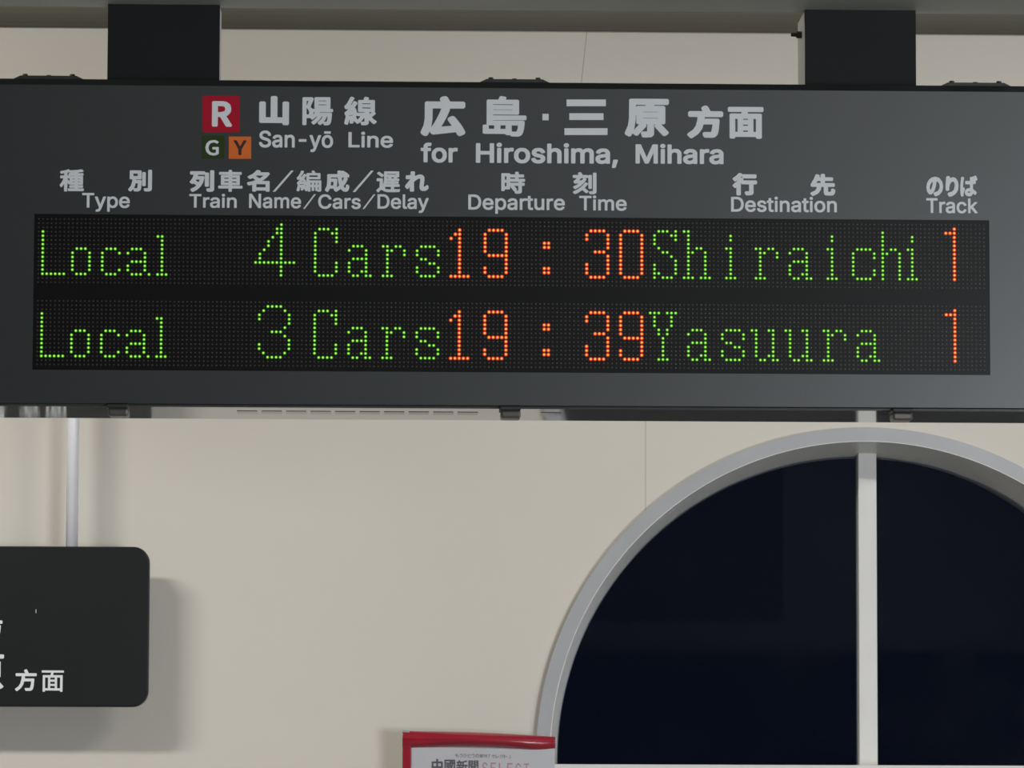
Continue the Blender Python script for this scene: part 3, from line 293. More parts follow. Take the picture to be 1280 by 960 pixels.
# ---------------------------------------------------------------- materials
M_wall = mat('cream_wall_panel', (0.60, 0.562, 0.503), 0.55, noise=(1.3, 0.03), bump=(60, 0.05))
M_plain = mat('plaster', (0.38, 0.37, 0.34), 0.7, noise=(2, 0.03))
M_back = mat('dark_plaster', (0.16, 0.16, 0.16), 0.7, noise=(2, 0.05))
M_floor = mat('floor_tile', (0.17, 0.165, 0.155), 0.4, noise=(3, 0.08))
M_beam = mat('grey_painted_steel', (0.46, 0.47, 0.43), 0.5, noise=(4, 0.05))
M_top_shade = mat('olive_grey_wall_shade', (0.15, 0.145, 0.115), 0.6, noise=(4, 0.05))  # shade at the top of the wall, put into the colour
M_post = mat('charcoal_paint', (0.008, 0.009, 0.009), 0.6, spec=0.2, noise=(20, 0.05))
M_core = mat('pale_grey_steel', (0.42, 0.42, 0.39), 0.5, noise=(10, 0.05))
M_sign = mat('dark_grey_sign_paint', (0.015, 0.0175, 0.0185), 0.30, spec=1.0, coat=0.85, coat_rough=0.30, noise=(12, 0.04))
M_frame = mat('dark_grey_frame_paint', (0.014, 0.016, 0.016), 0.33, noise=(12, 0.04))
M_under = mat('gloss_grey_underside', (0.34, 0.34, 0.32), 0.045, spec=0.8, noise=(20, 0.05))
M_slot = mat('slot_shadow_black', (0.05, 0.045, 0.04), 0.15, noise=(20, 0.05))
M_latch = mat('bronze_grey_latch', (0.13, 0.12, 0.11), 0.35, metal=0.5, noise=(60, 0.1))
M_bolt = mat('dull_bolt_steel', (0.03, 0.03, 0.028), 0.5, metal=0.4, noise=(60, 0.1))
M_rust = mat('rusty_bolt', (0.10, 0.06, 0.03), 0.7, noise=(200, 0.3))
M_white = mat('white_lettering', (0.74, 0.75, 0.76), 0.30, spec=0.8, noise=(30, 0.02))
M_red = mat('crimson_badge', (0.42, 0.006, 0.024), 0.5, spec=0.15, noise=(30, 0.02))
M_green = mat('dark_green_badge', (0.026, 0.050, 0.010), 0.5, spec=0.15, noise=(30, 0.02))
M_orange = mat('orange_badge', (0.72, 0.16, 0.03), 0.5, spec=0.15, noise=(30, 0.02))
M_brown = mat('dark_brown_lettering', (0.03, 0.004, 0.004), 0.5, noise=(30, 0.02))
M_led_panel = mat('black_display_panel', (0.0035, 0.0033, 0.003), 0.30, spec=0.33, noise=(12, 0.04))
M_led_off = mat('unlit_diode', (0.060, 0.050, 0.045), 0.30, noise=(90, 0.1))
def led(nm, core, lens, rim):
    return [mat(nm+'_diode_core', (0.02, 0.02, 0.02), 0.5, emit=core, noise=(90, 0.1)),
            mat(nm+'_diode_lens', (0.02, 0.02, 0.02), 0.5, emit=lens, noise=(90, 0.1)),
            mat(nm+'_diode_rim', (0.02, 0.02, 0.02), 0.5, emit=rim, noise=(90, 0.1))]
M_led_g = led('green', (0.62, 1.35, 0.13), (0.13, 0.62, 0.015), (0.018, 0.12, 0.004))
M_led_r = led('red', (1.5, 0.80, 0.07), (1.25, 0.085, 0.02), (0.36, 0.014, 0.006))
M_ring = mat('grey_window_casing', (0.34, 0.345, 0.36), 0.35, spec=0.6, noise=(9, 0.06))
M_reveal = mat('cream_window_reveal', (0.75, 0.745, 0.72), 0.35, noise=(9, 0.05))
M_mull = mat('white_mullion', (0.66, 0.65, 0.63), 0.4, noise=(9, 0.04))
M_pole = mat('white_pole_paint', (0.86, 0.86, 0.91), 0.35, noise=(9, 0.03))
M_small = mat('charcoal_sign_panel', (0.007, 0.009, 0.0095), 0.4, spec=0.3, noise=(9, 0.05))
M_redfilm = mat('glossy_red_plastic', (0.30, 0.010, 0.026), 0.20, coat=1.0, noise=(14, 0.12))
M_paper = mat('white_poster_paper', (0.43, 0.43, 0.46), 0.45, noise=(9, 0.03))
M_ink = mat('dark_grey_print', (0.075, 0.070, 0.085), 0.6, noise=(30, 0.03))
M_inkred = mat('faded_red_print', (0.36, 0.20, 0.23), 0.6, noise=(30, 0.03))
M_inkpale = mat('grey_print', (0.17, 0.165, 0.185), 0.6, noise=(30, 0.03))
M_steel = mat('stand_steel', (0.35, 0.35, 0.36), 0.35, metal=0.7, noise=(20, 0.05))

M_glass = bpy.data.materials.new('window_glass'); M_glass.use_nodes = True
_b = M_glass.node_tree.nodes['Principled BSDF']
_b.inputs['Transmission Weight'].default_value = 1; _b.inputs['Roughness'].default_value = 0.03
_b.inputs['Base Color'].default_value = (0.75, 0.8, 0.9, 1); _b.inputs['IOR'].default_value = 1.45
_nt = M_glass.node_tree; _tc = _nt.nodes.new('ShaderNodeTexCoord'); _n = _nt.nodes.new('ShaderNodeTexNoise')
_n.inputs['Scale'].default_value = 6; _n.inputs['Detail'].default_value = 8
_r = _nt.nodes.new('ShaderNodeMapRange'); _r.inputs[1].default_value = .4; _r.inputs[2].default_value = .75
_r.inputs[3].default_value = .02; _r.inputs[4].default_value = .05
_nt.links.new(_tc.outputs['Object'], _n.inputs['Vector']); _nt.links.new(_n.outputs[0], _r.inputs[0])
_nt.links.new(_r.outputs[0], _b.inputs['Roughness'])

# ---------------------------------------------------------------- the hall
YW = 3.55                                              # front of the wall
X0, X1, YB, ZC = -5.5, 8.0, -15.0, 4.0
bm = bmesh.new(); box(bm, X0-.2, X1+.2, YB-.2, YW+.4, -.2, 0); struct(obj('floor', bm, M_floor))
bm = bmesh.new(); box(bm, X0-.2, X1+.2, YB-.2, YW+.4, ZC, ZC+.2); struct(obj('ceiling', bm, M_plain))
bm = bmesh.new(); box(bm, X0-.2, X0, YB-.2, YW+.4, 0, ZC); struct(obj('wall_left', bm, M_plain))
bm = bmesh.new(); box(bm, X1, X1+.2, YB-.2, YW+.4, 0, ZC); struct(obj('wall_right', bm, M_plain))
# the far end: plaster above a wide opening to the night
bm = bmesh.new(); box(bm, X0-.2, X1+.2, YB-.2, YB, 2.52, ZC); struct(obj('wall_rear', bm, M_plain))

# wall with the half-round window opening
YR = YW-0.022                                          # front of the casing ring
wc = at(1085, 948, YR); WX, WZ = wc.x, wc.z
R_out = (at(1085, 948, YR)-at(670, 948, YR)).length
R_in = R_out-0.029
SILL = at(1085, 957, YW+0.10).z
N = 96
arc = [(WX+R_in*math.cos(math.pi*i/N), WZ+R_in*math.sin(math.pi*i/N)) for i in range(N+1)]
ZS = SILL-0.05
hole = [(WX+R_in, ZS)] + arc + [(WX-R_in, ZS)]
corners = [(X1, ZC), (X0, ZC), (X0, 0), (X1, 0)]
# a filled 2D outline with the opening in it, given thickness
cu = bpy.data.curves.new('w', 'CURVE'); cu.dimensions = '2D'; cu.fill_mode = 'BOTH'; cu.extrude = 0.2
for loop in (corners, hole):
    s = cu.splines.new('POLY'); s.points.add(len(loop)-1); s.use_cyclic_u = True
    for p, q in zip(s.points, loop): p.co = (q[0], q[1], 0, 1)
o = bpy.data.objects.new('w', cu); COL.objects.link(o)
me = bpy.data.meshes.new_from_object(o.evaluated_get(bpy.context.evaluated_depsgraph_get()))
bpy.data.objects.remove(o)
bm = bmesh.new(); bm.from_mesh(me)
for q in bm.verts: q.co = Vector((q.co.x, YW+.2-q.co.z, q.co.y))
bmesh.ops.recalc_face_normals(bm, faces=bm.faces[:])
# panel joints: fine recessed lines, part of the wall panel's surface
nt = M_wall.node_tree; bs = nt.nodes['Principled BSDF']
geo = nt.nodes.new('ShaderNodeNewGeometry'); sep = nt.nodes.new('ShaderNodeSeparateXYZ')
nt.links.new(geo.outputs['Position'], sep.inputs[0])
jA, jB, jC = at(807, 560, YW), at(735, 27, YW), at(727, 100, YW)
def vmath(op, a, b=None):
    nd = nt.nodes.new('ShaderNodeMath'); nd.operation = op
    for i, q in enumerate((a, b)):
        if q is None: continue
        if isinstance(q, (int, float)): nd.inputs[i].default_value = q
        else: nt.links.new(q, nd.inputs[i])
    return nd.outputs[0]
l1 = vmath('LESS_THAN', vmath('ABSOLUTE', vmath('SUBTRACT', sep.outputs[0], jA.x)), 0.0009)
slope = (jB.x-jC.x)/(jB.z-jC.z)
lx = vmath('SUBTRACT', vmath('SUBTRACT', sep.outputs[0], jC.x), vmath('MULTIPLY', vmath('SUBTRACT', sep.outputs[2], jC.z), slope))
l2 = vmath('MULTIPLY', vmath('LESS_THAN', vmath('ABSOLUTE', lx), 0.0011), vmath('GREATER_THAN', sep.outputs[2], 2.9))
l1b = vmath('MULTIPLY', l1, vmath('LESS_THAN', sep.outputs[2], 2.6))
mask = vmath('MULTIPLY', vmath('MAXIMUM', l1b, l2), 0.5)
mx = nt.nodes.new('ShaderNodeMix'); mx.data_type = 'RGBA'; mx.inputs[7].default_value = (0.16, 0.13, 0.10, 1)
src = bs.inputs['Base Color'].links[0].from_socket
nt.links.new(mask, mx.inputs[0]); nt.links.new(src, mx.inputs[6]); nt.links.new(mx.outputs[2], bs.inputs['Base Color'])
struct(obj('wall_back', bm, M_wall))

# window: casing ring, reveal lining, inner frame, mullion, panes, sill
win = bpy.data.objects.new('window_1', None); COL.objects.link(win); win.location = (WX, YW, SILL); win['kind'] = 'structure'
def arch_band(bm, ra, rb, y0, y1, zb, n=N, taper=0.0):
    ang = [math.pi*i/n for i in range(n+1)]
    rows = []
    pts = [(1, None)]+[(0, a) for a in ang]+[(2, None)]
    for k, a in pts:
        def pt(r):
            if k == 0: return (WX+r*math.cos(a), WZ+r*math.sin(a))
            return (WX+(1 if k == 1 else -1)*r, zb)
        rows.append([bm.verts.new((p[0], y, p[1])) for p, y in ((pt(ra), y0), (pt(rb), y0), (pt(rb-taper), y1), (pt(ra), y1))])
    for A, B in zip(rows, rows[1:]):
        for i in range(4): bm.faces.new((A[i], A[(i+1) % 4], B[(i+1) % 4], B[i]))
    bm.faces.new(rows[0]); bm.faces.new(rows[-1])
    bmesh.ops.recalc_face_normals(bm, faces=bm.faces[:])
YG = YW+0.135
bm = bmesh.new(); arch_band(bm, R_out, R_in-.001, YR, YW+.004, ZS)
ring = obj('arch_casing', bm, M_ring, win)
bm = bmesh.new(); arch_band(bm, R_in-.0005, R_in-.0025, YR+.0005, YG+.03, ZS, taper=.0235)
obj('arch_reveal', bm, M_reveal, win)
ml, mr = at(1073.5, 760, YG-.03).x, at(1096.5, 760, YG-.03).x
bm = bmesh.new(); box(bm, ml, mr, YG-.03, YG+.03, SILL-.02, WZ+R_in-.014, .002)
obj('mullion', bm, M_mull, win)
bm = bmesh.new(); box(bm, WX-R_in+.004, WX+R_in-.004, YW-.03, YW+.25, SILL-.05, SILL, .003)
obj('window_sill', bm, M_mull, win)
rp = R_in-.018
for sgn in (-1, 1):
    xm = ml+.004 if sgn < 0 else mr-.004
    a0 = math.acos((xm-WX)/rp)
    prof = [(xm, SILL-.02)]
    K = 48
    aa = [a0+(math.pi-a0)*i/K for i in range(K+1)] if sgn < 0 else [a0*(1-i/K) for i in range(K+1)]
    prof += [(WX+rp*math.cos(a), WZ+rp*math.sin(a)) for a in aa] + [(WX+sgn*rp, SILL-.02)]
    bm = bmesh.new(); prism_y(bm, prof, YG+.006, YG+.012)
    obj('pane', bm, M_glass, win)

# beam the board hangs from
zb = at(640, 9, 0.07).z
bm = bmesh.new()
prof = [(-.16, zb+.13), (-.16, zb+.012)]
prof += [(-.148+0*1, zb)]
R = .012
for i in range(9):
    a = math.radians(-90+90*i/8); prof.append((.105-R+R*math.cos(a), zb+R+R*math.sin(a)))
prof.append((.105, zb+.13))
prism_x(bm, prof, X0, X1)
struct(obj('trim_1', bm, M_beam))
# added coved strip, its dark paint standing in for shade at the wall top
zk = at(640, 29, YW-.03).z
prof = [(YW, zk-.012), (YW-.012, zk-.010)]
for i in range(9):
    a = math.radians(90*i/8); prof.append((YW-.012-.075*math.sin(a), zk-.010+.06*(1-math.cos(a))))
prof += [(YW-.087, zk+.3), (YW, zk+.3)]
bm = bmesh.new(); prism_x(bm, prof, X0, X1); struct(obj('wall_shade_strip', bm, M_top_shade))

# ---------------------------------------------------------------- the departure board
DEP = 0.234
zt = at(640, 101.5, 0).z; zbm = at(640, 508.0, 0).z
xs0, xs1 = at(640, 300, 0).x-1.02, at(640, 300, 0).x+1.02
board = empty('departure_board', (at(640, 300, 0).x, DEP/2, zbm),
              'long dark grey hanging departure board with two rows of green and red lit characters', 'departure board')
FY = -0.002                                            # face plate front
bm = bmesh.new()
prism_x(bm, [(0.0, zbm+.004), (.004, zbm), (DEP-.004, zbm), (DEP, zbm+.004), (DEP, zt-.004), (DEP-.004, zt), (.010, zt), (.0, zt-.010)], xs0, xs1)
for fc in bm.faces:
    if fc.normal.z < -.9: fc.material_index = 1
cab = obj('cabinet', bm, [M_frame, M_under], board)
for sx, a in ((xs0, -1), (xs1, 1)):
    bm = bmesh.new(); box(bm, min(sx, sx+a*.004), max(sx, sx+a*.004), .0, DEP, zbm, zt-.002, .001)
    obj('end_cap', bm, M_frame, board)
# face plate, with an opening for the display window
dx0, dx1 = at(41.5, 368, FY).x, at(1237, 368, FY).x
dz1, dz0 = at(640, 271.3, FY).z, at(640, 465.5, FY).z
pz1, pz0 = zt-.0105, zbm+.0015
bm = bmesh.new()
o4 = [(xs0, pz0), (xs1, pz0), (xs1, pz1), (xs0, pz1)]; i4 = [(dx0, dz0), (dx1, dz0), (dx1, dz1), (dx0, dz1)]
V = {}
for nm, L in (('o', o4), ('i', i4)):
    for k, (x, z) in enumerate(L):
        for y in (FY, 0.0): V[nm, k, y] = bm.verts.new((x, y, z))
for k in range(4):
    j = (k+1) % 4
    bm.faces.new((V['o', k, FY], V['o', j, FY], V['i', j, FY], V['i', k, FY]))
    bm.faces.new((V['i', k, FY], V['i', j, FY], V['i', j, 0.0], V['i', k, 0.0]))
    bm.faces.new((V['o', k, FY], V['o', k, 0.0], V['o', j, 0.0], V['o', j, FY]))
bmesh.ops.recalc_face_normals(bm, faces=bm.faces[:])
obj('face_plate', bm, M_sign, board)

# grooves of the bottom hinge and ventilation slots in the underside
bm = bmesh.new(); box(bm, xs0+.002, xs1-.002, .010, .0125, zbm-.0012, zbm+.001); obj('hinge_strip', bm, M_frame, board)
bm = bmesh.new(); box(bm, xs0+.002, xs1-.002, .030, .0315, zbm-.0007, zbm+.001); obj('hinge_strip', bm, M_frame, board)
def under_y(py):                                       # depth of the underside point seen on photograph row py
    d = fwd-UP*((py-480)/FPX); return CAM.y+d.y*(zbm-CAM.z)/d.z
for i in range(11):
    cx = 309.5+30.55*i if i < 10 else 688
    py = 517.0+.0054*(cx-640)
    yy = under_y(517.0)
    xl, xr = at(cx-12.7, py, yy).x, at(cx+12.7, py, yy).x
    bm = bmesh.new(); box(bm, xl, xr, yy-.022, yy+.022, zbm-.0006, zbm+.001, .0004, 1)
    obj('vent_slot', bm, M_slot, board)
# latches under the front edge
for cx in (146.3, 638, 1129):
    x = at(cx, 510, 0).x; w = .0150
    bm = bmesh.new(); box(bm, x-w, x+w, .001, .05, zbm-.005, zbm+.001, .0015)
    lt = obj('latch', bm, M_bolt, board)
    bm = bmesh.new(); box(bm, x-w*.88, x+w*1.0, .012, .055, zbm-.0155, zbm-.004, .003)
    obj('latch_tab', bm, M_latch, lt)
# bolted plates on top
for cx in (61, 643, 1219):
    xa, xb = at(cx-46, 100, .02).x, at(cx+46, 100, .02).x
    bm = bmesh.new()
    prism_x(bm, [(.012, zt-.001), (.075, zt-.001), (.075, zt+.005), (.012, zt+.005)], xa+.012, xb-.012)
    for a, c in ((xa, xa+.0125), (xb, xb-.0125)):
        q = [bm.verts.new(p) for p in ((a, .012, zt-.001), (c, .012, zt-.001), (c, .012, zt+.005), (a, .075, zt-.001), (c, .075, zt-.001), (c, .075, zt+.005))]
        for fc in (q[:3], q[3:], (q[0], q[2], q[5], q[3]), (q[0], q[1], q[4], q[3]), (q[1], q[2], q[5], q[4])): bm.faces.new(fc)
    bmesh.ops.recalc_face_normals(bm, faces=bm.faces[:])
    pl = obj('top_plate', bm, M_bolt, board)
    for k in (-1, 0, 1):
        x = at(cx+k*29.5, 100, .03).x
        bm = bmesh.new(); cyl(bm, (x, .03, zt+.0045), (0, 0, 1), .0056, .0036, .0055 if k else .0040, 6)
        obj('bolt', bm, M_bolt, pl)
# hanging posts: pale steel core behind a charcoal cover
for a, b in ((134.5, 274.5), (1006.5, 1145)):
    xa, xb = at(a, 55, .070).x, at(b, 55, .070).x
    bm = bmesh.new(); box(bm, xa, xb, .070, .078, zt-.001, zb+.0005, .0008)
    ps = obj('post_cover', bm, M_post, board)
    bm = bmesh.new(); box(bm, xa+.0006, xb-.0006, .078, .190 if a > 500 else .145, zt-.001, zb+.0005)
    obj('post_core', bm, M_core, ps)
    if a > 500:
        q = at(993, 43.5, .13); 
        bm = bmesh.new(); cyl(bm, (xa+.001, .13, q.z), (-1, 0, 0), .0052, .0052, .008, 6); cyl(bm, (xa-.006, .13, q.z), (-1, 0, 0), .0032, .0026, .009, 10)
        obj('side_bolt', bm, M_rust, ps)

# ---- the display
P = 0.006
LX, LZ = 0.0, CAM_Z+0.736796                            # diode column 1, bottom row of the writing, upper line
ROW2 = 19.4*P
DY = 0.0                                               # front of the black panel, 2 mm behind the plate
bm = bmesh.new(); box(bm, dx0, dx1, DY-.0004, .001, dz0, dz1)
panel = obj('display_window', bm, M_led_panel, board)

def dome(bm, x, z, r, h, n=8, rings=((1.0, 0.0), (0.72, 0.7), (0.0, 1.0)), mats=(0, 0)):
    prev = None; y0 = DY-.0004
    for k, (fr, fh) in enumerate(rings):
        if fr == 0: cur = [bm.verts.new((x, y0-h*fh, z))]
        else: cur = [bm.verts.new((x+r*fr*math.cos(2*math.pi*i/n), y0-h*fh, z+r*fr*math.sin(2*math.pi*i/n))) for i in range(n)]
        if prev:
            for i in range(n):
                j = (i+1) % n
                fc = bm.faces.new((prev[i], prev[j], cur[0])) if len(cur) == 1 else bm.faces.new((prev[i], prev[j], cur[j], cur[i]))
                fc.material_index = mats[k-1]
        prev = cur

GL = {}
def glyph(key, rows):
    """{row: columns} -> list of (col, row)"""
    GL[key] = [(c, r) for r, cs in rows.items() for c in cs]
R_ = lambda a, b, c: {r: c for r in range(a, b+1)}
def merge(*ds):
    out = {}
    for d in ds:
        for k, q in d.items(): out[k] = tuple(out.get(k, ()))+tuple(q)
    return out
# full-width letters occupy rows 1..13 of 16
glyph('sL', merge(R_(3, 12, (0,)), {13: range(6)}))
glyph('so', merge({7: (1, 2, 3), 13: (1, 2, 3)}, R_(8, 12, (0, 4))))
glyph('sc', merge({7: (1, 2, 3), 13: (1, 2, 3)}, R_(8, 12, (0,)), {8: (4,), 12: (4,)}))
glyph('sa', {7: (1, 2, 3), 8: (0, 4), 9: (4,), 10: (1, 2, 3, 4), 11: (0, 4), 12: (0, 4), 13: (1, 2, 3, 5)})
glyph('sl', merge({4: (0, 1)}, R_(5, 12, (1,)), {13: (0, 1, 2)}))
glyph('4', merge(R_(1, 9, (6,)), R_(11, 13, (6,)), {2: (5,), 3: (5,), 4: (4,), 5: (3,), 6: (3,), 7: (2,), 8: (1,), 9: (1,), 10: range(10)}))
glyph('3g', {1: (2, 3, 4, 5), 2: (1, 6), 3: (0, 7), 4: (0, 7), 5: (7,), 6: (6,), 7: (3, 4, 5), 8: (6,), 9: (7,), 10: (0, 7), 11: (0, 7), 12: (1, 6), 13: (2, 3, 4, 5)})
glyph('C', merge({2: (1, 2, 3, 5), 3: (4, 5), 4: (5,), 5: (5,), 10: (5,), 11: (5,), 12: (5,), 13: (1, 2, 3, 4)}, R_(3, 12, (0,))))
glyph('a', {6: (1, 2, 3), 7: (0, 4), 8: (4,), 9: (1, 2, 3, 4), 10: (0, 4), 11: (0, 4), 12: (0, 3, 4), 13: (1, 2, 4, 5)})
glyph('r', merge({6: (0, 3, 4), 7: (2, 5), 8: (5,), 13: (0, 2)}, R_(6, 13, (1,))))
glyph('s', {6: (1, 2, 3, 4), 7: (0, 5), 8: (0, 5), 9: (1, 2), 10: (3, 4), 11: (0, 5), 12: (0, 5), 13: (1, 2, 3, 4)})
glyph('1', merge(R_(2, 12, (2,)), {3: (1,), 4: (0,), 13: range(5)}))
glyph('9', merge({2: (1, 2, 3, 4), 8: (1, 2, 3, 4), 13: (1, 2, 3, 4), 11: (0,), 12: (0,)}, R_(3, 7, (0,)), R_(3, 12, (5,))))
glyph(':', {5: (0, 1), 6: (0, 1)})
glyph('.', {11: (0, 1), 12: (0, 1)})
glyph('3', merge({2: (1, 2, 3, 4), 3: (0,), 4: (0,), 7: (2, 3, 4), 10: (0,), 11: (0,), 12: (0,), 13: (1, 2, 3, 4)}, R_(3, 6, (5,)), R_(8, 12, (5,))))
glyph('0', merge({2: (1, 2, 3, 4), 13: (1, 2, 3, 4)}, R_(3, 12, (0, 5))))
glyph('S', {2: (1, 2, 3, 5), 3: (0, 4, 5), 4: (0, 5), 5: (0,), 6: (1,), 7: (2, 3), 8: (4,), 9: (5,), 10: (0, 5), 11: (0, 5), 12: (0, 1, 5), 13: (0, 2, 3, 4)})
glyph('h', merge({2: (0,), 6: (3, 4), 7: (2,), 13: (0, 2, 4, 6)}, R_(2, 13, (1,)), R_(7, 13, (5,))))
glyph('i', merge({3: (1,), 4: (1,), 6: (0,), 13: (0, 2)}, R_(6, 13, (1,))))
glyph('c', merge({6: (1, 2, 3, 4), 7: (5,), 8: (5,), 11: (5,), 12: (5,), 13: (1, 2, 3, 4)}, R_(7, 12, (0,))))
glyph('hn', merge({6: (2, 3), 7: (1,)}, R_(2, 13, (0,)), R_(7, 13, (4,))))
glyph('Y', merge({2: (0, 1, 2, 4, 5, 6), 6: (2, 4), 7: (2, 4), 13: (2, 4)}, R_(3, 5, (1, 5)), R_(8, 13, (3,))))
glyph('u', merge({6: (0, 4), 12: (4,), 13: (2, 3, 6)}, R_(6, 12, (1,)), R_(6, 13, (5,))))
glyph('1t', merge(R_(1, 13, (2,)), {2: (0, 1)}))
lineA = [('sL', 0, 0), ('so', 7, 0), ('sc', 14, 0), ('sa', 20, 0), ('sl', 27, 0), ('4', 50, 0), ('C', 64, 0), ('a', 72, 0), ('r', 80, 0), ('s', 88, 0),
         ('1', 96, 1), ('9', 104, 1), (':', 118, 1), ('.', 118, 1), ('3', 128, 1), ('0', 136, 1),
         ('S', 144, 0), ('h', 151, 0), ('i', 161, 0), ('r', 168, 0), ('a', 176, 0), ('i', 185, 0), ('c', 191, 0), ('hn', 198, 0), ('i', 204, 0), ('1t', 213, 1)]
lineB = [('sL', 0, 0), ('so', 7, 0), ('sc', 14, 0), ('sa', 20, 0), ('sl', 27, 0), ('3g', 51, 0), ('C', 64, 0), ('a', 72, 0), ('r', 80, 0), ('s', 88, 0),
         ('1', 96, 1), ('9', 104, 1), (':', 118, 1), ('.', 118, 1), ('3', 128, 1), ('9', 136, 1),
         ('Y', 143, 0), ('a', 152, 0), ('s', 160, 0), ('u', 167, 0), ('u', 175, 0), ('r', 184, 0), ('a', 192, 0), ('1t', 213, 1)]
LR = ((1.0, 0.0), (0.72, 0.35), (0.40, 0.85), (0.0, 1.0))
for line, dz in ((lineA, 0.0), (lineB, -ROW2)):
    lit = set()
    for key, c0, col in line:
        for c, r in GL[key]: lit.add((c0+c, r))
    bm = bmesh.new()
    for c in range(-1, 223):
        for r in range(16):
            if (c, r) not in lit:
                dome(bm, LX+c*P, LZ+dz+(13-r)*P, .00135, .0006, 6, ((1, 0), (.6, .8), (0, 1)))
    dm = obj('diode_matrix', bm, M_led_off, panel)
    dm['kind'] = 'stuff'
    for key, c0, col in line:
        bm = bmesh.new()
        for c, r in set(GL[key]):
            dome(bm, LX+(c0+c)*P, LZ+dz+(13-r)*P, .0029 if col else .0025, .0013, 10, LR, (2, 1, 0))
        ch = obj('lit_character', bm, M_led_r if col else M_led_g, panel)
        ch['label'] = 'red lit character' if col else 'green lit character'

# ---- printing on the face
LY = FY-.0002
def words(items, name, m=M_white, Y=LY, par=board, lab=None):
    for it in items:
        L = Lettering(Y)
        if it[0] == '/': L.slash(*it[1], it[2])
        elif it[0] == '#':
            for x0, y0, x1, y1 in it[1:]: L.poly([(x0, y0), (x1, y0), (x1, y1), (x0, y1)])
        else: L.word(it[0], it[1], it[2], it[3])
        o = L.done(name, m, par)
        if lab: o['label'] = lab
    return o
words([('山', (324, 120, 361.3, 156.4), 22, 'c'), ('陽', (378, 121.4, 416.3, 156.6), 10, 'c'), ('線', (430.3, 121, 471, 156.6), 10, 'c')], 'line_name')
words([('San-yō', (323.8, 163.5, 416.3, 190), 17, 'i'), ('Line', (435.5, 164.7, 491.3, 184.7), 17, 'i')], 'line_name')
words([('広', (525.8, 120.2, 581.5, 170.2), 18, 'c'), ('島', (603.4, 120.2, 658.2, 170.7), 10, 'c'), ('#', (678, 142.3, 685.8, 150.4)),
       ('#', (708.2, 124.4, 757.3, 132.8), (711.6, 141.6, 754.4, 150.0), (705.5, 160.3, 759.4, 168.8)),
       ('原', (781, 123.5, 836.1, 172), 14, 'c'), ('方', (859.1, 132, 904, 172.9), 20, 'c'), ('面', (909.8, 133.7, 954.4, 173.4), 14, 'c')], 'direction_name')
words([('for', (525.8, 178.3, 572, 203.4), 22, 'i'), ('Hiroshima,', (594.8, 178.8, 772.3, 209.4), 22, 'i'), ('Mihara', (794.4, 180, 904.4, 205.2), 22, 'i')], 'direction_name')
words([('種', (74.6, 211.6, 105, 239.4), 10, 'c'), ('別', (160.3, 212.2, 190, 239.4), 14, 'c')], 'column_heading')
words([('Type', (102.6, 241.3, 162.2, 264.7), 15, 'i')], 'column_heading')
words([('列', (237.2, 212.7, 267.8, 240), 16, 'c'), ('車', (272.8, 212.4, 303.2, 239.8), 10, 'c'), ('名', (308.7, 212.6, 337.1, 239.6), 14, 'c'), ('/', (340.8, 213.2, 367.2, 239.6), 3.4),
       ('編', (370.8, 213.2, 401.7, 239.6), 8, 'c'), ('成', (406.2, 213.2, 436.7, 240), 14, 'c'), ('/', (440.7, 213.4, 467.1, 240), 3.4),
       ('遅', (470.4, 214.2, 500.2, 240.6), 10, 'c'), ('れ', (506.3, 214.2, 535.8, 239.6), 18, 'c')], 'column_heading')
words([('Train', (236.6, 242.2, 295.9, 260), 15, 'i'), ('Name', (311.3, 242.3, 376.3, 260.5), 15, 'i'), ('/', (378.8, 242.7, 395, 261), 2.3),
       ('Cars', (397.7, 243, 450.9, 261.3), 15, 'i'), ('/', (453.1, 243, 469.2, 261.2), 2.3), ('Delay', (471.8, 243, 535.8, 266), 15, 'i')], 'column_heading')
words([('時', (626.6, 214.7, 656.3, 242.2), 13, 'c'), ('刻', (715.9, 215.3, 745.6, 242.8), 12, 'c')], 'column_heading')
words([('Departure', (585.3, 243.5, 706, 267.4), 15, 'i'), ('Time', (724, 244.4, 783.3, 263.4), 15, 'i')], 'column_heading')
words([('行', (915.6, 216.3, 946.3, 244.4), 20, 'c'), ('先', (1013, 217.3, 1044, 245), 18, 'c')], 'column_heading')
words([('Destination', (913.8, 245.9, 1046, 265.3), 15, 'i')], 'column_heading')
words([('の', (1158, 221, 1178.8, 245.4), 18, 'c'), ('り', (1181.9, 220.2, 1198, 246), 20, 'c'), ('ば', (1200.2, 219.5, 1221.7, 245.7), 14, 'c')], 'column_heading')
words([('Track', (1157.8, 247.9, 1222, 266.7), 15, 'i')], 'column_heading')
def badge(name, sq, ch, bx, off, m, mi, lab):
    b = words([('#', sq)], name, m); b['label'] = lab
    words([(ch, bx, off, 'c')], 'badge_letter', mi, LY-.0004, b)
badge('line_badge', (253, 119.8, 299.4, 165.2), 'R', (265, 126.5, 290, 158.4), 14, M_red, M_white, 'crimson square badge')
badge('line_badge', (252.5, 169.5, 280.5, 198), 'G', (256.7, 175, 273.5, 194.4), 8, M_green, M_white, 'dark green square badge')
badge('line_badge', (286, 170.7, 314, 198.5), 'Y', (292, 175.4, 308.2, 193.9), 8, M_orange, M_brown, 'orange square badge')

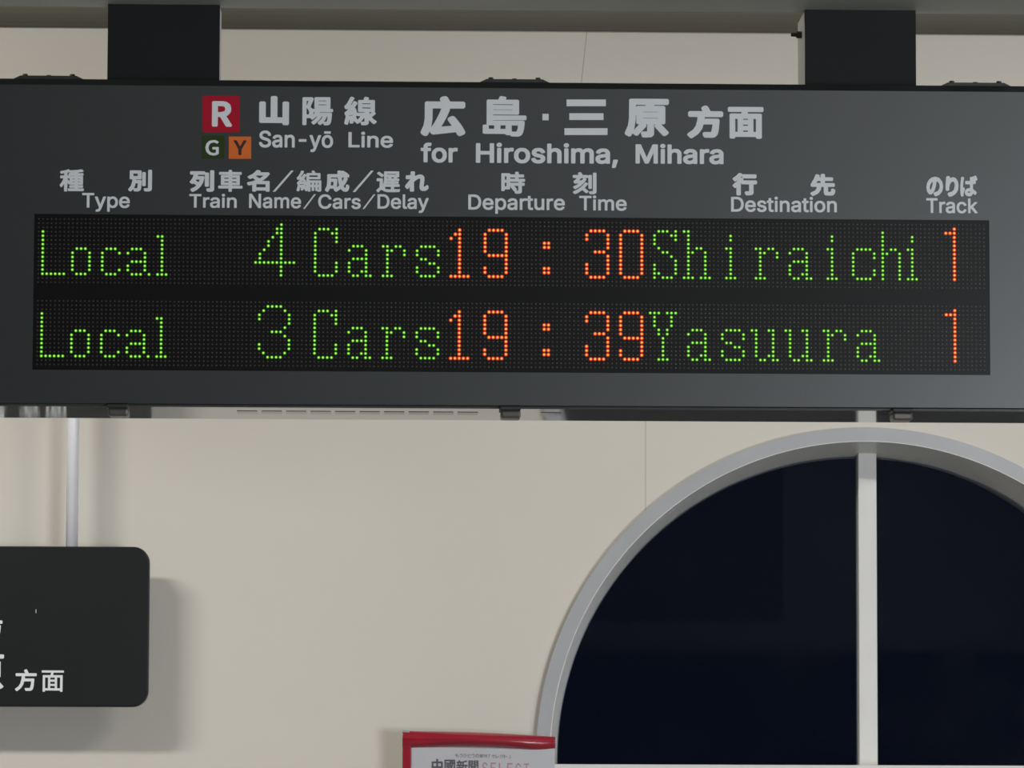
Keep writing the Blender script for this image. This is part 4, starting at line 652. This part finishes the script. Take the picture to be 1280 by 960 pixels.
# ---------------------------------------------------------------- the small direction sign by the wall
YS = 3.43; TH = .032
q0, q1 = at(187, 683.5, YS), at(187, 883.8, YS)
sx1 = q0.x; sx0 = sx1-1.25; sz1, sz0 = q0.z, q1.z
small = empty('hanging_sign', ((sx0+sx1)/2, YS+TH/2, sz0), 'charcoal rounded hanging direction sign on a thin white pole by the cream wall', 'sign')
bm = bmesh.new()
prism_y(bm, rounded(sx0, sx1, sz0, sz1, .035, 10), YS, YS+TH)
bmesh.ops.bevel(bm, geom=[e for e in bm.edges if abs(e.verts[0].co.y-e.verts[1].co.y) < 1e-6], offset=.003, segments=2, profile=.5, affect='EDGES')
obj('sign_panel', bm, M_small, small)
pa, pb = at(83, 620, YS+TH/2).x, at(98, 620, YS+TH/2).x
zel = at(90, 330, YS+TH/2).z
for xc in ((pa+pb)/2, sx0+sx1-(pa+pb)/2):
    bm = bmesh.new(); cyl(bm, (xc, YS+TH/2, sz1-.004), (0, 0, 1), (pb-pa)/2, (pb-pa)/2, zel-sz1+.004, 28)
    obj('pole', bm, M_pole, small, True)
    bm = bmesh.new(); cyl(bm, (xc, YS+TH/2-.013, zel), (0, 1, 0), .013, .013, YW-YS-TH/2+.013, 28); cyl(bm, (xc, YW-.006, zel), (0, 1, 0), .035, .035, .006, 28)
    obj('wall_arm', bm, M_pole, small)
words([('方', (18.8, 836.6, 45.8, 864), 10, 'c'), ('面', (52, 838, 79.7, 864.7), 4, 'c')], 'direction_name', M_white, YS-.0003, small)
words([('島', (-43, 754, 3.2, 798), 6, 'c'), ('広', (-107, 753, -62, 798), 10, 'c'), ('原', (-43, 818, 4.8, 863), 6, 'c'), ('三', (-107, 822, -62, 860), 10, 'c')],
      'direction_name', M_white, YS-.0003, small)
qs = at(45, 764, YS)
bm = bmesh.new(); box(bm, qs.x-.0008, qs.x+.0008, YS-.0006, YS+.001, qs.z-.004, qs.z+.004, .0003, 1); obj('scratch', bm, M_mull, small)

# ---------------------------------------------------------------- newspaper poster on its stand
YP = 3.42
tl, tr = at(503, 913, YP), at(694, 921, YP)
stand = empty('poster_stand', ((tl.x+tr.x)/2, YP+.02, 0), "red framed newspaper poster with white sheet beside the arched window's lower left edge", 'poster stand')
drop = .46
px0, px1 = tl.x, tr.x
bm = bmesh.new()
zl, zr = tl.z, tr.z
prism_y(bm, [(px0+.002, zl-.004), (px0+.002, zl-drop), (px1-.001, zr-drop), (px1-.001, zr-.008)], YP, YP+.012)
bd = obj('backing_board', bm, M_steel, stand)
bm = bmesh.new()
prism_y(bm, [(px0+.018, zl-.026), (px0+.018, zl-drop+.02), (px1-.0015, zr-drop+.02), (px1-.0015, zr-.024)], YP-.002, YP)
paper = obj('poster_sheet', bm, M_paper, stand)
# padded red top band: a half-round roll that bulges in the middle and tapers to the right
bm = bmesh.new()
ps_t = [at(x, y, YP) for x, y in ((503, 913), (520, 914), (560, 914.5), (600, 915.5), (640, 917.5), (670, 919.5), (694, 921))]
ps_b = [at(x, y, YP) for x, y in ((503, 935), (520, 934.6), (560, 933.6), (600, 933.8), (640, 935.6), (670, 937.2), (694, 935.5))]
from mathutils.geometry import interpolate_bezier
def resample(L, n):
    out = []
    for i in range(n+1):
        t = i/n*(len(L)-1); k = min(int(t), len(L)-2); u = t-k
        p = [L[max(0, min(len(L)-1, k+d))] for d in (-1, 0, 1, 2)]
        out.append(.5*((2*p[1])+(p[2]-p[0])*u+(2*p[0]-5*p[1]+4*p[2]-p[3])*u*u+(3*p[1]-p[0]-3*p[2]+p[3])*u**3))
    return out
T, B = resample(ps_t, 48), resample(ps_b, 48)
rows = []
for i, (a, b) in enumerate(zip(T, B)):
    s = i/48; h = .006+.010*math.sin(math.pi*min(1, s*1.05))**1.5
    rows.append([bm.verts.new((a.x+(b.x-a.x)*k/12, YP-.002-h*math.sin(math.pi*k/12)**.8, a.z+(b.z-a.z)*k/12)) for k in range(13)]
                + [bm.verts.new((b.x, YP+.006, b.z)), bm.verts.new((a.x, YP+.006, a.z))])
for A, Bq in zip(rows, rows[1:]):
    for k in range(15): bm.faces.new((A[k], Bq[k], Bq[(k+1) % 15], A[(k+1) % 15]))
bm.faces.new(rows[0]); bm.faces.new(rows[-1][::-1])
bmesh.ops.recalc_face_normals(bm, faces=bm.faces[:])
obj('top_band', bm, M_redfilm, stand, True)
bm = bmesh.new(); e = at(514, 940, YP).x
box(bm, px0, e, YP-.006, YP+.006, zl-drop, zl-.012, .003); obj('side_band', bm, M_redfilm, stand)
bm = bmesh.new(); c1 = at(512, 912, YP)
prism_y(bm, [(px0-.0005, zl+.001), (px0-.0005, zl-.004), (c1.x, zl-.0045), (c1.x, zl-.001)], YP-.006, YP+.004); obj('corner_clip', bm, M_steel, stand)
bm = bmesh.new(); xm_ = (px0+px1)/2; cyl(bm, (xm_, YP+.03, .02), (0, 0, 1), .014, .014, zl-.12, 24); box(bm, xm_-.02, xm_+.02, YP+.011, YP+.032, zl-.3, zl-.2, .002)
obj('stand_pole', bm, M_steel, stand, True)
bm = bmesh.new(); cyl(bm, (xm_, YP-.05, 0), (0, 0, 1), .16, .15, .025, 48); obj('stand_base', bm, M_steel, stand)
PY = YP-.0022
words([('中', (539.5, 948.5, 553.5, 966), 12, 'c'), ('國', (555.5, 949.5, 569, 966), 8, 'c'), ('新', (570.5, 950, 584.5, 966.5), 8, 'c'), ('聞', (585.5, 950.5, 598, 967), 6, 'c')],
      'poster_title', M_ink, PY, stand)
words([(c, (602.8+10.4*i, 953+.25*i, 609.3+10.4*i, 967+.25*i), 4, 'i') for i, c in enumerate('SELECT')], 'poster_title', M_inkred, PY, stand, 'faded red title letter')
tag_line = 'もうひとつの朝刊「セレクト」'
words([(c, (569+5.05*i+(1.6 if c in '「」' else .2), 942+.10*i, 569+5.05*i+(3.4 if c in '「」' else 4.5), 946.6+.10*i), 4, 'c') for i, c in enumerate(tag_line)], 'poster_tagline', M_inkpale, PY, stand)
